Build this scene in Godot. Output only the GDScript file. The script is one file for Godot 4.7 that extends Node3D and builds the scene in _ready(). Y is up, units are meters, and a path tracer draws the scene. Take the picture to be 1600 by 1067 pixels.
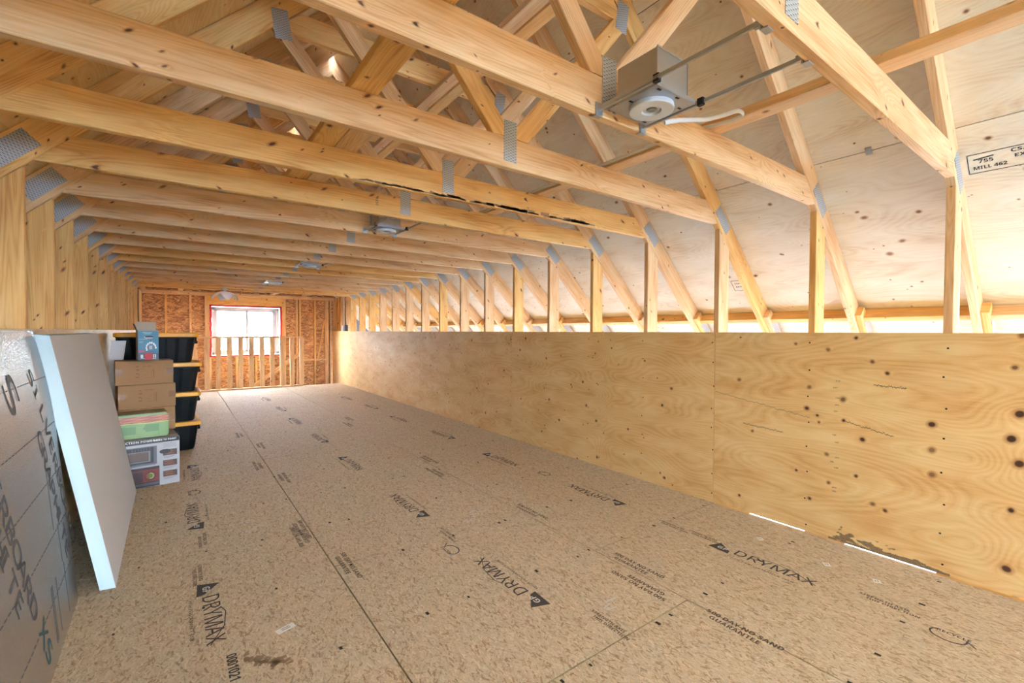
extends Node3D
# An unfinished attic over a garage: a row of attic trusses under a 12/12 roof, plywood kneewalls, OSB subfloor.
# x to the right, -z along the room, y up from the subfloor. Metres.

const S := 0.6096            # truss spacing
const Z0 := -0.5704          # far face of the first truss in view
const CH := 1.987            # underside of the ceiling chords
const CX := 1.278            # ridge
const WR := 3.075            # face of the right kneewall
const WL := -0.536            # face of the left kneewall
const KH := 1.2192           # kneewall height
const ROOF := 5.26           # x + y of the right roof deck's underside
const FAR := -11.7           # inner face of the far wall's studs
const FLOOR_END := -11.02
const NEAR := 6.0

var rng := RandomNumberGenerator.new()
var M := {}
var taken := {}
var ordinal := ["first", "second", "third", "fourth", "fifth", "sixth", "seventh", "eighth", "ninth", "tenth", "eleventh", "twelfth", "thirteenth", "fourteenth", "fifteenth", "sixteenth", "seventeenth", "eighteenth", "nineteenth"]


func _ready() -> void:
	rng.seed = 41
	# ---- camera
	var cam := Camera3D.new()
	cam.name = "camera"
	cam.fov = 73.591
	cam.near = 0.02
	cam.far = 200.0
	cam.transform = Transform3D(Basis(Vector3(0.80625, 0.00436, 0.59155), Vector3(0.00858, 0.99978, -0.01905), Vector3(-0.59151, 0.02044, 0.80604)).orthonormalized(), Vector3(0, 1.2138, 0))
	add_child(cam)
	cam.current = true
	# ---- sky, sun, window light, exposure
	var env := Environment.new()
	var sky := Sky.new()
	var sm := ProceduralSkyMaterial.new()
	sm.sky_top_color = Color(0.80, 0.86, 0.95)
	sm.sky_horizon_color = Color(0.93, 0.94, 0.96)
	sm.ground_bottom_color = Color(0.55, 0.54, 0.50)
	sm.ground_horizon_color = Color(0.80, 0.80, 0.78)
	sm.sky_energy_multiplier = 6.0
	sm.ground_energy_multiplier = 2.0
	sky.sky_material = sm
	env.background_mode = Environment.BG_SKY
	env.sky = sky
	env.tonemap_mode = Environment.TONE_MAPPER_LINEAR
	env.tonemap_exposure = 2.5
	env.sdfgi_enabled = true
	env.ssao_enabled = true
	env.ssil_enabled = true
	var we := WorldEnvironment.new()
	we.name = "world_environment"
	we.environment = env
	add_child(we)
	var sun := DirectionalLight3D.new()
	sun.name = "sun"
	sun.light_color = Color(1.0, 0.98, 0.95)
	sun.light_energy = 0.5
	sun.light_angular_distance = 0.6
	sun.shadow_enabled = true
	add_child(sun)
	sun.look_at_from_position(Vector3(9, 10.5, -2.0), Vector3.ZERO, Vector3.UP)
	var wl := AreaLight3D.new()     # daylight in the gable window behind the camera
	wl.name = "window_daylight"
	wl.area_size = Vector2(2.1, 1.25)
	wl.light_color = Color(0.53, 0.78, 1.0)
	wl.light_energy = 14.0
	wl.area_normalize_energy = true
	wl.shadow_enabled = true
	wl.set("area_range", 30.0)
	wl.position = Vector3(1.55, 1.25, NEAR - 0.03)
	add_child(wl)

	make_materials()
	build_outside()
	build_floor()
	build_roof()
	build_kneewalls()
	build_gables()
	build_trusses()
	build_braces()
	build_railing()
	build_recessed_lights()
	build_foam_boards()
	build_boxes()
	build_totes()
	build_small_things()


# ------------------------------------------------------------------ naming
func numbered(called: String) -> String:
	if not taken.has(called):
		taken[called] = 0
		return called
	taken[called] += 1
	return "%s_%03d" % [called, taken[called]]


func thing(called: String, label: String, category: String, at := Vector3.ZERO, turn := 0.0, group := "") -> Node3D:
	var o := Node3D.new()
	o.name = numbered(called)
	add_child(o)
	o.position = at
	o.rotation.y = turn
	tag(o, label, category, group)
	return o


func tag(o: Node3D, label: String, category := "", group := "") -> void:
	o.set_meta("label", label)
	if category:
		o.set_meta("category", category)
	if group:
		o.set_meta("group", group)


func structure(called: String, label: String, category: String) -> Node3D:
	var o := Node3D.new()
	o.name = called
	add_child(o)
	tag(o, label, category)
	o.set_meta("kind", "structure")
	return o


func fresh() -> SurfaceTool:
	var st := SurfaceTool.new()
	st.begin(Mesh.PRIMITIVE_TRIANGLES)
	return st


func obj(called: String, st: SurfaceTool, m: Material, parent: Node) -> MeshInstance3D:
	return put(called, st.commit(), m, parent)


func put(called: String, mesh: Mesh, m: Material, parent: Node) -> MeshInstance3D:
	var o := MeshInstance3D.new()
	o.name = called
	o.mesh = mesh
	o.material_override = m
	parent.add_child(o, true)
	return o


# ------------------------------------------------------------------ shapes
func quad(st: SurfaceTool, p: Array, n: Vector3, uv: Array) -> void:
	var order := [0, 2, 1, 0, 3, 2]
	if (p[1] - p[0]).cross(p[2] - p[0]).dot(n) + (p[2] - p[0]).cross(p[3] - p[0]).dot(n) < 0.0:
		order = [0, 1, 2, 0, 2, 3]
	for i in order:
		st.set_normal(n)
		st.set_uv(uv[i])
		st.add_vertex(p[i])


# A sawn board from a to b: w across, h along «up», eased edges; sa and sb slant the ends (metres along the board for each metre of height).
func board(st: SurfaceTool, a: Vector3, b: Vector3, up: Vector3, w: float, h: float, sa := 0.0, sb := 0.0, c := 0.003) -> void:
	var l := (b - a).normalized()
	var v := (up - l * up.dot(l)).normalized()
	var x := l.cross(v)
	var hw := w * 0.5
	var hh := h * 0.5
	c = minf(c, minf(hw, hh) * 0.4)
	var ring := [Vector2(hw - c, -hh), Vector2(hw, -hh + c), Vector2(hw, hh - c), Vector2(hw - c, hh), Vector2(-hw + c, hh), Vector2(-hw, hh - c), Vector2(-hw, -hh + c), Vector2(-hw + c, -hh)]
	var len := a.distance_to(b)
	var u0 := rng.randf()
	var v0 := rng.randf()
	var run := 0.0
	for i in 8:
		var p: Vector2 = ring[i]
		var q: Vector2 = ring[(i + 1) % 8]
		var step := p.distance_to(q)
		var n := (x * (q.y - p.y) - v * (q.x - p.x)).normalized()
		var pa := a + x * p.x + v * p.y + l * sa * p.y
		var pb := b + x * p.x + v * p.y + l * sb * p.y
		var qa := a + x * q.x + v * q.y + l * sa * q.y
		var qb := b + x * q.x + v * q.y + l * sb * q.y
		var va := v0 + run / 0.3
		var vb := v0 + (run + step) / 0.3
		var ua := u0
		var ub := u0 + len / 2.44
		quad(st, [pa, pb, qb, qa], n, [Vector2(ua, va), Vector2(ub, va), Vector2(ub, vb), Vector2(ua, vb)])
		run += step
	for e in 2:
		var o := a if e == 0 else b
		var s := sa if e == 0 else sb
		var n := (l - v * s).normalized() * (-1.0 if e == 0 else 1.0)
		for i in range(1, 7):
			var tri := []
			for j in [0, i, i + 1]:
				var r: Vector2 = ring[j]
				tri.append(o + x * r.x + v * r.y + l * s * r.y)
			var flip: bool = (tri[1] - tri[0]).cross(tri[2] - tri[0]).dot(n) > 0.0
			for j in ([0, 2, 1] if flip else [0, 1, 2]):
				var r: Vector2 = ring[[0, i, i + 1][j]]
				st.set_normal(n)
				st.set_uv(Vector2(u0 + r.x * 0.4, v0 + r.y / 0.3))
				st.add_vertex(tri[j])


# An axis-aligned block between two corners, with eased edges along its longest side.
func block(st: SurfaceTool, lo: Vector3, hi: Vector3, c := 0.002) -> void:
	var s := hi - lo
	var m := (lo + hi) * 0.5
	if s.x >= s.y and s.x >= s.z:
		board(st, Vector3(lo.x, m.y, m.z), Vector3(hi.x, m.y, m.z), Vector3.UP, s.z, s.y, 0, 0, c)
	elif s.y >= s.z:
		board(st, Vector3(m.x, lo.y, m.z), Vector3(m.x, hi.y, m.z), Vector3.BACK, s.x, s.z, 0, 0, c)
	else:
		board(st, Vector3(m.x, m.y, lo.z), Vector3(m.x, m.y, hi.z), Vector3.UP, s.x, s.y, 0, 0, c)


# A sheet: o is a corner of its visible face, u and v its edges, t its thickness vector (away from the viewer). The face shows uv (0..1 times tu, tv, plus off).
func sheet(st: SurfaceTool, o: Vector3, u: Vector3, v: Vector3, t: Vector3, off := Vector2.ZERO, tu := 1.0, tv := 1.0) -> void:
	var n := -t.normalized()
	var f := [Vector2(0, 0), Vector2(tu, 0), Vector2(tu, tv), Vector2(0, tv)]
	for i in 4:
		f[i] += off
	quad(st, [o, o + u, o + u + v, o + v], n, f)
	quad(st, [o + t, o + u + t, o + u + v + t, o + v + t], -n, f)
	var e := [Vector2(0.1, 0.1), Vector2(0.5, 0.1), Vector2(0.5, 0.115), Vector2(0.1, 0.115)]
	quad(st, [o, o + u, o + u + t, o + t], -v.normalized(), e)
	quad(st, [o + v, o + u + v, o + u + v + t, o + v + t], v.normalized(), e)
	quad(st, [o, o + v, o + v + t, o + t], -u.normalized(), e)
	quad(st, [o + u, o + u + v, o + u + v + t, o + u + t], u.normalized(), e)


func tube(st: SurfaceTool, pts: Array, rx: float, ry := -1.0, sides := 8) -> void:
	ry = rx if ry < 0.0 else ry
	var rings := []
	for i in pts.size():
		var d: Vector3 = (pts[mini(i + 1, pts.size() - 1)] - pts[maxi(i - 1, 0)]).normalized()
		var side := d.cross(Vector3.UP)
		side = Vector3.RIGHT if side.length() < 0.01 else side.normalized()
		var up := side.cross(d)
		var ring := []
		for k in sides:
			var a := TAU * k / sides
			ring.append([pts[i] + side * cos(a) * rx + up * sin(a) * ry, (side * cos(a) + up * sin(a)).normalized()])
		rings.append(ring)
	for i in pts.size() - 1:
		for k in sides:
			var j := (k + 1) % sides
			smooth(st, [rings[i][k], rings[i + 1][k], rings[i + 1][j], rings[i][j]])
	for e in [0, pts.size() - 1]:
		var d: Vector3 = (pts[1] - pts[0]).normalized() * -1.0 if e == 0 else (pts[-1] - pts[-2]).normalized()
		for k in range(1, sides - 1):
			triangle(st, rings[e][0][0], rings[e][k][0], rings[e][k + 1][0], d)


func triangle(st: SurfaceTool, a: Vector3, b: Vector3, c: Vector3, n: Vector3) -> void:
	var t := [a, b, c]
	if (b - a).cross(c - a).dot(n) > 0.0:
		t = [a, c, b]
	for p in t:
		st.set_normal(n)
		st.set_uv(Vector2(p.x + p.y, p.z))
		st.add_vertex(p)


func smooth(st: SurfaceTool, q: Array) -> void:     # a quad of [position, normal]
	var n: Vector3 = q[0][1] + q[1][1] + q[2][1] + q[3][1]
	var flip: bool = (q[2][0] - q[0][0]).cross(q[3][0] - q[1][0]).dot(n) > 0.0
	for i in ([0, 2, 1, 0, 3, 2] if flip else [0, 1, 2, 0, 2, 3]):
		st.set_normal(q[i][1])
		st.set_uv(Vector2(q[i][0].x + q[i][0].z, q[i][0].y))
		st.add_vertex(q[i][0])


# Skin over a stack of closed rings (Arrays of Vector3), flat-shaded where «soft» is false; caps on request.
func loft(st: SurfaceTool, rings: Array, bottom := true, top := true) -> void:
	var mid := []
	for r in rings:
		var m := Vector3.ZERO
		for p in r:
			m += p
		mid.append(m / r.size())
	for i in rings.size() - 1:
		var n: int = rings[i].size()
		for k in n:
			var j := (k + 1) % n
			var p := [rings[i][k], rings[i][j], rings[i + 1][j], rings[i + 1][k]]
			var nn: Vector3 = (p[2] - p[0]).cross(p[3] - p[1]).normalized()
			var out: Vector3 = (p[0] + p[2]) * 0.5 - (mid[i] + mid[i + 1]) * 0.5
			if nn.dot(out) < 0.0:
				nn = -nn
			quad(st, p, nn, [Vector2(0, 0), Vector2(1, 0), Vector2(1, 1), Vector2(0, 1)])
	for e in 2:
		if (bottom if e == 0 else top):
			var r: Array = rings[0] if e == 0 else rings[-1]
			var m: Vector3 = mid[0] if e == 0 else mid[-1]
			for k in r.size():
				triangle(st, m, r[k], r[(k + 1) % r.size()], Vector3.DOWN if e == 0 else Vector3.UP)


func rounded(w: float, d: float, r: float, y: float, steps := 4) -> Array:
	var pts := []
	for c in [[1, 1, 0], [-1, 1, 1], [-1, -1, 2], [1, -1, 3]]:
		for i in steps + 1:
			var a: float = (c[2] + float(i) / steps) * PI / 2
			pts.append(Vector3(c[0] * (w / 2 - r) + cos(a) * r, y, c[1] * (d / 2 - r) + sin(a) * r))
	return pts


# Surface of revolution about the local y axis of «at»; profile of (radius, height).
func lathe(st: SurfaceTool, at: Transform3D, profile: Array, sides := 32) -> void:
	for i in profile.size() - 1:
		var a: Vector2 = profile[i]
		var b: Vector2 = profile[i + 1]
		var t := (b - a).normalized()
		for k in sides:
			var q := []
			for c in [[a, k], [a, k + 1], [b, k + 1], [b, k]]:
				var an: float = TAU * c[1] / sides
				q.append([at * Vector3(c[0].x * cos(an), c[0].y, c[0].x * sin(an)), at.basis * Vector3(t.y * cos(an), -t.x, t.y * sin(an))])
			smooth(st, q)


func words(st: SurfaceTool, text: String, at: Transform3D, height: float, squeeze := 1.0, bold := true, depth := 0.0004) -> void:
	var f := SystemFont.new()
	f.font_names = PackedStringArray(["Droid Sans"])
	f.font_weight = 700 if bold else 400
	var tm := TextMesh.new()
	tm.font = f
	tm.text = text
	tm.font_size = 32
	tm.pixel_size = height / 23.0
	tm.depth = depth
	tm.curve_step = 3.0
	tm.horizontal_alignment = HORIZONTAL_ALIGNMENT_LEFT
	tm.vertical_alignment = VERTICAL_ALIGNMENT_BOTTOM
	var a := tm.get_mesh_arrays() if tm is PrimitiveMesh else []
	var pos: PackedVector3Array = a[Mesh.ARRAY_VERTEX]
	var nor: PackedVector3Array = a[Mesh.ARRAY_NORMAL]
	var idx: PackedInt32Array = a[Mesh.ARRAY_INDEX] if a[Mesh.ARRAY_INDEX] != null else PackedInt32Array(range(pos.size()))
	var xf := at * Transform3D(Basis.from_scale(Vector3(squeeze, 1, 1)), Vector3.ZERO)
	for i in idx:
		st.set_normal(at.basis * nor[i])
		st.set_uv(Vector2(pos[i].x, pos[i].y))
		st.add_vertex(xf * pos[i])


# ------------------------------------------------------------------ materials
func noise_bytes(w: int, h: int, stretch: int, freq: float, sd: int, octaves := 3) -> PackedByteArray:
	var n := FastNoiseLite.new()
	n.seed = sd
	n.noise_type = FastNoiseLite.TYPE_SIMPLEX_SMOOTH
	n.frequency = freq
	n.fractal_octaves = octaves
	var im := n.get_seamless_image(maxi(w / stretch, 8), h, false, false, 0.15)
	im.convert(Image.FORMAT_L8)
	if stretch > 1:
		im.resize(w, h, Image.INTERPOLATE_CUBIC)
	return im.get_data()


# Wood: growth rings are contour lines of a stretched noise, bent round knots. knots: [u, v, radius in px, darkness].
func wood(w: int, h: int, sd: int, stretch: int, freq: float, waves: float, across: float, ramp: Array, ring_depth: float, knots: Array, aspect: float) -> Image:
	var a := noise_bytes(w, h, stretch, freq, sd, 2)
	var b := noise_bytes(w, h, 16, 0.22, sd + 7, 2)
	var c := noise_bytes(w, h, 3, 0.012, sd + 13, 3)
	var bump := PackedFloat32Array()
	bump.resize(w * h)
	for k in knots:
		var r: float = k[2]
		var reach := int(r * 5)
		for dy in range(-reach, reach + 1):
			for dx in range(-reach * 2, reach * 2 + 1):
				var d := Vector2(dx / aspect * 0.6, dy).length() / r
				if d < 5.0:
					bump[posmod(int(k[1] * h) + dy, h) * w + posmod(int(k[0] * w) + dx, w)] += 0.9 * exp(-d * d * 0.35) * signf(k[3])
	var lut := PackedByteArray()
	for i in 256:
		var t := i / 255.0 * (ramp.size() - 1)
		var j := mini(int(t), ramp.size() - 2)
		var col: Color = ramp[j].lerp(ramp[j + 1], t - j)
		lut.append_array([col.r8, col.g8, col.b8])
	var data := PackedByteArray()
	data.resize(w * h * 3)
	var o := 0
	var i := 0
	for y in h:
		var base := float(y) / h * across
		for x in w:
			var s := sin((base + a[i] * waves / 255.0 + bump[i]) * TAU)
			var t := int(clampf(70.0 + ring_depth * s * s * s + (b[i] - 128) * 0.28 + (c[i] - 128) * 0.55, 0.0, 255.0)) * 3
			data[o] = lut[t]
			data[o + 1] = lut[t + 1]
			data[o + 2] = lut[t + 2]
			o += 3
			i += 1
	var dark := Color(0.27, 0.15, 0.09)
	var rim := Color(0.62, 0.38, 0.20)
	for k in knots:
		var r: float = k[2]
		var reach := int(r * 2.2) + 1
		for dy in range(-reach, reach + 1):
			for dx in range(-int(reach * aspect), int(reach * aspect) + 1):
				var wob := 1.0 + 0.05 * sin(atan2(dy, dx) * 2.0 + r * 7.0)
				var d := Vector2(dx / aspect, dy).length() / (r * wob)
				if d > 2.0:
					continue
				var p := (posmod(int(k[1] * h) + dy, h) * w + posmod(int(k[0] * w) + dx, w)) * 3
				var here := Color8(data[p], data[p + 1], data[p + 2])
				here = here.lerp(rim, 0.55 * clampf(2.0 - d, 0.0, 1.0))
				here = here.lerp(dark, absf(k[3]) * clampf((1.05 - d) * 3.0, 0.0, 1.0))
				data[p] = here.r8
				data[p + 1] = here.g8
				data[p + 2] = here.b8
	return Image.create_from_data(w, h, false, Image.FORMAT_RGB8, data)


func random_knots(n: int, r0: float, r1: float, sd: int, dark0 := 0.5, dark1 := 0.95) -> Array:
	var g := RandomNumberGenerator.new()
	g.seed = sd
	var out := []
	for i in n:
		out.append([g.randf(), g.randf(), lerpf(r0, r1, g.randf() ** 2), g.randf_range(dark0, dark1)])
	return out


# OSB: strands laid over one another, mostly along u.
func strands(w: int, h: int, sd: int, n: int, length: Vector2, width: Vector2, spread: float, palette: Array, edge: float) -> Image:
	var g := RandomNumberGenerator.new()
	g.seed = sd
	var data := PackedByteArray()
	data.resize(w * h * 3)
	var base: Color = palette[0]
	for i in w * h:
		data[i * 3] = base.r8
		data[i * 3 + 1] = base.g8
		data[i * 3 + 2] = base.b8
	for k in n:
		var c: Color = palette[g.randi() % palette.size()]
		var f := g.randf_range(0.94, 1.06)
		c = Color(clampf(c.r * f, 0, 1), clampf(c.g * f, 0, 1), clampf(c.b * f, 0, 1))
		var e := c * edge
		var x0 := g.randi() % w
		var y0 := g.randi() % h
		var len := int(g.randf_range(length.x, length.y))
		var wid := int(g.randf_range(width.x, width.y))
		var an := g.randfn(0.0, spread)
		var dx := cos(an)
		var dy := sin(an)
		var cr := [c.r8, e.r8]
		var cg := [c.g8, e.g8]
		var cb := [c.b8, e.b8]
		for j in wid:
			var q := 1 if j == wid - 1 else 0
			var jag := int(3 * absf(sin(j * 2.3 + k)))
			for i in range(jag, len - jag):
				var p := (posmod(int(y0 + i * dy + j * dx), h) * w + posmod(int(x0 + i * dx - j * dy), w)) * 3
				data[p] = cr[q]
				data[p + 1] = cg[q]
				data[p + 2] = cb[q]
	return Image.create_from_data(w, h, false, Image.FORMAT_RGB8, data)


func mat(c: Color, rough := 0.6, metal := 0.0, tex: Texture2D = null) -> StandardMaterial3D:
	var m := StandardMaterial3D.new()
	m.albedo_color = c
	m.roughness = rough
	m.metallic = metal
	m.albedo_texture = tex
	return m


func tex(im: Image) -> ImageTexture:
	return ImageTexture.create_from_image(im)


func make_materials() -> void:
	var lumber := []
	var light := [Color(0.935, 0.785, 0.590), Color(0.895, 0.715, 0.500), Color(0.815, 0.595, 0.385), Color(0.650, 0.430, 0.250)]
	var gold := [Color(0.950, 0.765, 0.480), Color(0.910, 0.695, 0.395), Color(0.825, 0.570, 0.290), Color(0.620, 0.390, 0.180)]
	for k in 6:
		var im := wood(1024, 256, 100 + k * 31, 16, 0.010, 7.0 if k % 2 else 12.0, 8.0 if k % 2 else 3.0, gold if k % 3 == 1 else light, 46.0, random_knots(20, 2.5, 9.0, 500 + k, 0.35, 0.9), 0.55)
		lumber.append(mat(Color.WHITE, 0.68, 0.0, tex(im)))
	M.lumber = lumber
	# right kneewall, the near sheet: the knots where the photograph shows them (z, y, radius m, darkness)
	var near_knots := []
	for k in [[-1.577, 1.184, .006, .7], [-1.234, 1.148, .008, .4], [-0.926, 1.190, .009, .9], [-1.060, 1.117, .010, .35], [-0.849, 1.058, .010, .6], [-0.783, 1.000, .010, .9], [-1.581, 0.894, .011, .4], [-1.155, 0.886, .011, .35], [-0.982, 0.833, .014, .5], [-1.167, 0.755, .013, .95], [-1.110, 0.720, .008, .95], [-1.10, 0.68, .007, .5], [-0.978, 0.711, .009, .95], [-1.489, 0.558, .009, .4], [-0.887, 0.618, .013, .95], [-0.598, 0.752, .016, .97], [-0.302, 0.848, .019, .97], [-0.325, 0.730, .019, .97], [-0.298, 0.621, .019, .97], [-0.596, 0.621, .014, .4], [-0.593, 0.493, .014, .35], [-1.058, 0.497, .010, .4], [-1.219, 0.360, .008, .85], [-0.912, 0.404, .009, .9], [-1.047, 0.329, .009, .5], [-1.569, 0.098, .009, .95], [-0.835, 0.269, .011, .45], [-0.321, 1.062, .011, .6], [-0.302, 1.208, .012, .4], [-1.145, 0.207, .010, .9], [-0.78, 0.25, .010, .85], [-0.33, 0.12, .018, .97], [-0.32, 0.40, .012, .9], [0.1, 0.7, .016, .9], [0.12, 0.3, .015, .6], [0.35, 0.9, .012, .7]]:
		near_knots.append([(k[0] + 1.757) / 2.438, 1.0 - k[1] / KH, k[2] * 0.85 * 512 / KH, k[3]])
	var ply := [Color(0.940, 0.810, 0.575), Color(0.905, 0.745, 0.495), Color(0.845, 0.640, 0.385), Color(0.710, 0.480, 0.265)]
	var near_sheet := wood(1024, 512, 901, 4, 0.0055, 13.0, 2.0, ply, 36.0, near_knots, 1.0)
	weather(near_sheet)
	M.ply_near = mat(Color.WHITE, 0.5, 0.0, tex(near_sheet))
	M.ply = []
	for k in 3:
		M.ply.append(mat(Color.WHITE, 0.48, 0.0, tex(wood(1024, 512, 930 + k * 17, 4, 0.0055, 13.0, 2.0, ply, 36.0, random_knots(46, 1.8, 4.5, 60 + k, 0.5, 0.95), 1.0))))
	var deck := [Color(0.930, 0.880, 0.780), Color(0.900, 0.835, 0.715), Color(0.840, 0.735, 0.590), Color(0.695, 0.550, 0.400)]
	M.deck = []
	for k in 3:
		M.deck.append(mat(Color.WHITE, 0.62, 0.0, tex(wood(1024, 512, 1200 + k * 23, 5, 0.0075, 15.0, 1.0, deck, 30.0, random_knots(64, 0.9, 4.2, 80 + k, 0.3, 0.85), 1.35))))
	var sand := [Color(0.810, 0.725, 0.590), Color(0.785, 0.695, 0.560), Color(0.835, 0.755, 0.625), Color(0.755, 0.660, 0.520), Color(0.825, 0.745, 0.615), Color(0.795, 0.710, 0.575), Color(0.640, 0.530, 0.395)]
	M.osb = mat(Color.WHITE, 0.85, 0.0, tex(strands(1024, 1024, 77, 75000, Vector2(6, 24), Vector2(1, 5), 0.55, sand, 0.94)))
	var chips := [Color(0.84, 0.62, 0.39), Color(0.76, 0.54, 0.32), Color(0.89, 0.69, 0.45), Color(0.68, 0.46, 0.26), Color(0.80, 0.58, 0.35), Color(0.58, 0.38, 0.21)]
	M.osb_wall = mat(Color.WHITE, 0.6, 0.0, tex(strands(512, 512, 78, 2600, Vector2(24, 70), Vector2(4, 12), 0.55, chips, 0.72)))
	# galvanised connector plate: rows of punched slots with their bent teeth
	var pl := Image.create(32, 32, false, Image.FORMAT_RGB8)
	pl.fill(Color(0.72, 0.71, 0.69))
	for s in [[3, 2], [19, 2], [11, 18], [27, 18]]:
		pl.fill_rect(Rect2i(s[0], s[1], 3, 11), Color(0.24, 0.22, 0.20))
		pl.fill_rect(Rect2i(posmod(s[0] + 3, 32), s[1], 3, 11), Color(0.86, 0.86, 0.85))
	M.plate = mat(Color.WHITE, 0.5, 0.25, tex(pl))
	M.galv = mat(Color(0.70, 0.71, 0.72), 0.38, 0.75)
	M.galv_dark = mat(Color(0.12, 0.12, 0.12), 0.5, 0.3)
	M.white_metal = mat(Color(0.88, 0.88, 0.88), 0.6)
	M.lens = mat(Color(0.55, 0.55, 0.53), 0.3)
	M.cable = mat(Color(0.90, 0.90, 0.89), 0.5)
	M.ink = mat(Color(0.25, 0.22, 0.20), 0.8)
	M.ink_faint = mat(Color(0.34, 0.27, 0.20), 0.8)
	M.white_ink = mat(Color(0.88, 0.88, 0.86), 0.7)
	M.nail = mat(Color(0.12, 0.10, 0.09), 0.6, 0.4)
	M.tote = mat(Color(0.045, 0.047, 0.055), 0.5)
	M.tote.metallic_specular = 0.3
	M.lid = mat(Color(0.86, 0.62, 0.05), 0.42)
	M.carton = mat(Color.WHITE, 0.8, 0.0, tex(carton_image()))
	M.tape = mat(Color(0.52, 0.37, 0.19), 0.45)
	M.paper = mat(Color(0.90, 0.89, 0.86), 0.8)
	M.kraft = mat(Color(0.72, 0.66, 0.58), 0.85)
	M.red = mat(Color(0.80, 0.04, 0.12), 0.5)
	M.red_paper = mat(Color(0.72, 0.03, 0.07), 0.5)
	M.vinyl = mat(Color(0.90, 0.90, 0.93), 0.35)
	M.frost = mat(Color(0.96, 0.97, 1.0), 0.35)
	M.frost.backlight_enabled = true
	M.frost.backlight = Color(0.9, 0.9, 0.93)
	M.foam = mat(Color(0.82, 0.81, 0.80), 0.75)
	M.foam_edge_blue_lit = mat(Color(0.74, 0.82, 0.83), 0.8)  # white foam edge with the window's blue light put into its colour
	M.green = mat(Color.WHITE, 0.35, 0.0, tex(green_image()))
	M.green_plain = mat(Color(0.46, 0.59, 0.31), 0.35)
	M.oven = mat(Color(0.84, 0.84, 0.84), 0.5, 0.0, tex(oven_image()))
	M.blue = mat(Color.WHITE, 0.45, 0.0, tex(blue_image()))
	M.shingle = mat(Color(0.16, 0.16, 0.17), 0.95)
	M.concrete = mat(Color(0.20, 0.21, 0.23), 0.9)
	M.siding = mat(Color(0.46, 0.49, 0.54), 0.8)
	M.stain = mat(Color(0.20, 0.14, 0.11), 0.9)
	M.dust = mat(Color(0.80, 0.77, 0.72), 0.9)
	var glass := mat(Color(0.95, 0.97, 1.0, 0.06), 0.05)
	glass.transparency = BaseMaterial3D.TRANSPARENCY_ALPHA
	M.glass = glass
	var foil := mat(Color(0.80, 0.79, 0.78), 0.22, 0.85)
	var fn := FastNoiseLite.new()
	fn.seed = 5
	fn.frequency = 0.09
	fn.fractal_octaves = 3
	var ft := NoiseTexture2D.new()
	ft.width = 512
	ft.height = 512
	ft.seamless = true
	ft.as_normal_map = true
	ft.bump_strength = 3.0
	ft.noise = fn
	foil.normal_enabled = true
	foil.normal_texture = ft
	foil.normal_scale = 0.6
	foil.uv1_scale = Vector3(6, 3, 1)
	M.foil = foil
	var hn := FastNoiseLite.new()
	hn.seed = 9
	hn.frequency = 0.02
	var ht := NoiseTexture2D.new()
	ht.width = 256
	ht.height = 256
	ht.seamless = true
	var hr := Gradient.new()
	hr.set_color(0, Color(0.30, 0.32, 0.28))
	hr.set_color(1, Color(0.46, 0.45, 0.41))
	ht.color_ramp = hr
	ht.noise = hn
	M.hill = mat(Color.WHITE, 0.95, 0.0, ht)


# What the near sheet has picked up: mould along its foot, boot marks in a column, two cracks in the veneer.
func weather(im: Image) -> void:
	var n := FastNoiseLite.new()
	n.seed = 21
	n.frequency = 0.045
	n.fractal_octaves = 4
	var dark := Color(0.22, 0.17, 0.14)
	for y in range(470, 512):
		for x in range(300, 520):
			var z := -1.757 + 2.438 * x / 1024.0
			var h := (512 - y) / 512.0 * KH
			var lim := lerpf(0.070, 0.014, clampf((z + 0.98) / 0.42, 0.0, 1.0)) * clampf((z + 1.03) / 0.05, 0.0, 1.0) * clampf((-0.54 - z) / 0.05, 0.0, 1.0) + 0.0001
			if n.get_noise_2d(x * 0.6, y * 2.0) + 0.42 > (h - 0.012) / lim * 0.75 and h < 0.012 + lim * 1.2:
				im.set_pixel(x, y, im.get_pixel(x, y).lerp(dark, 0.45 + 0.4 * absf(n.get_noise_2d(x * 3.0, y * 5.0))))
	var g := RandomNumberGenerator.new()
	g.seed = 4
	for y in [0.94, 0.90, 0.84, 0.80, 0.76, 0.62, 0.58, 0.49, 0.46, 0.43, 0.31, 0.29]:
		var px := int((-1.03 + g.randf_range(-0.015, 0.015) + 1.757) / 2.438 * 1024)
		var py := int((1.0 - y / KH) * 512)
		for i in 9:
			for j in 3:
				if g.randf() < 0.6:
					im.set_pixel(px + i, py + j, im.get_pixel(px + i, py + j).lerp(dark, 0.45))
	for c in [[-1.75, 0.795, -1.15, 0.70], [-1.55, 0.60, -1.30, 0.585], [-0.84, 0.93, -0.70, 0.925], [-0.98, 0.71, -0.75, 0.66]]:
		var p := Vector2((c[0] + 1.757) / 2.438 * 1024, (1.0 - c[1] / KH) * 512)
		var q := Vector2((c[2] + 1.757) / 2.438 * 1024, (1.0 - c[3] / KH) * 512)
		for i in 260:
			var r := p.lerp(q, i / 260.0)
			var yy := int(r.y + n.get_noise_1d(i * 1.5) * 4.0)
			im.set_pixel(int(r.x), yy, im.get_pixel(int(r.x), yy).lerp(dark, 0.55))


func any_lumber() -> StandardMaterial3D:
	return M.lumber[rng.randi() % M.lumber.size()]


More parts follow.
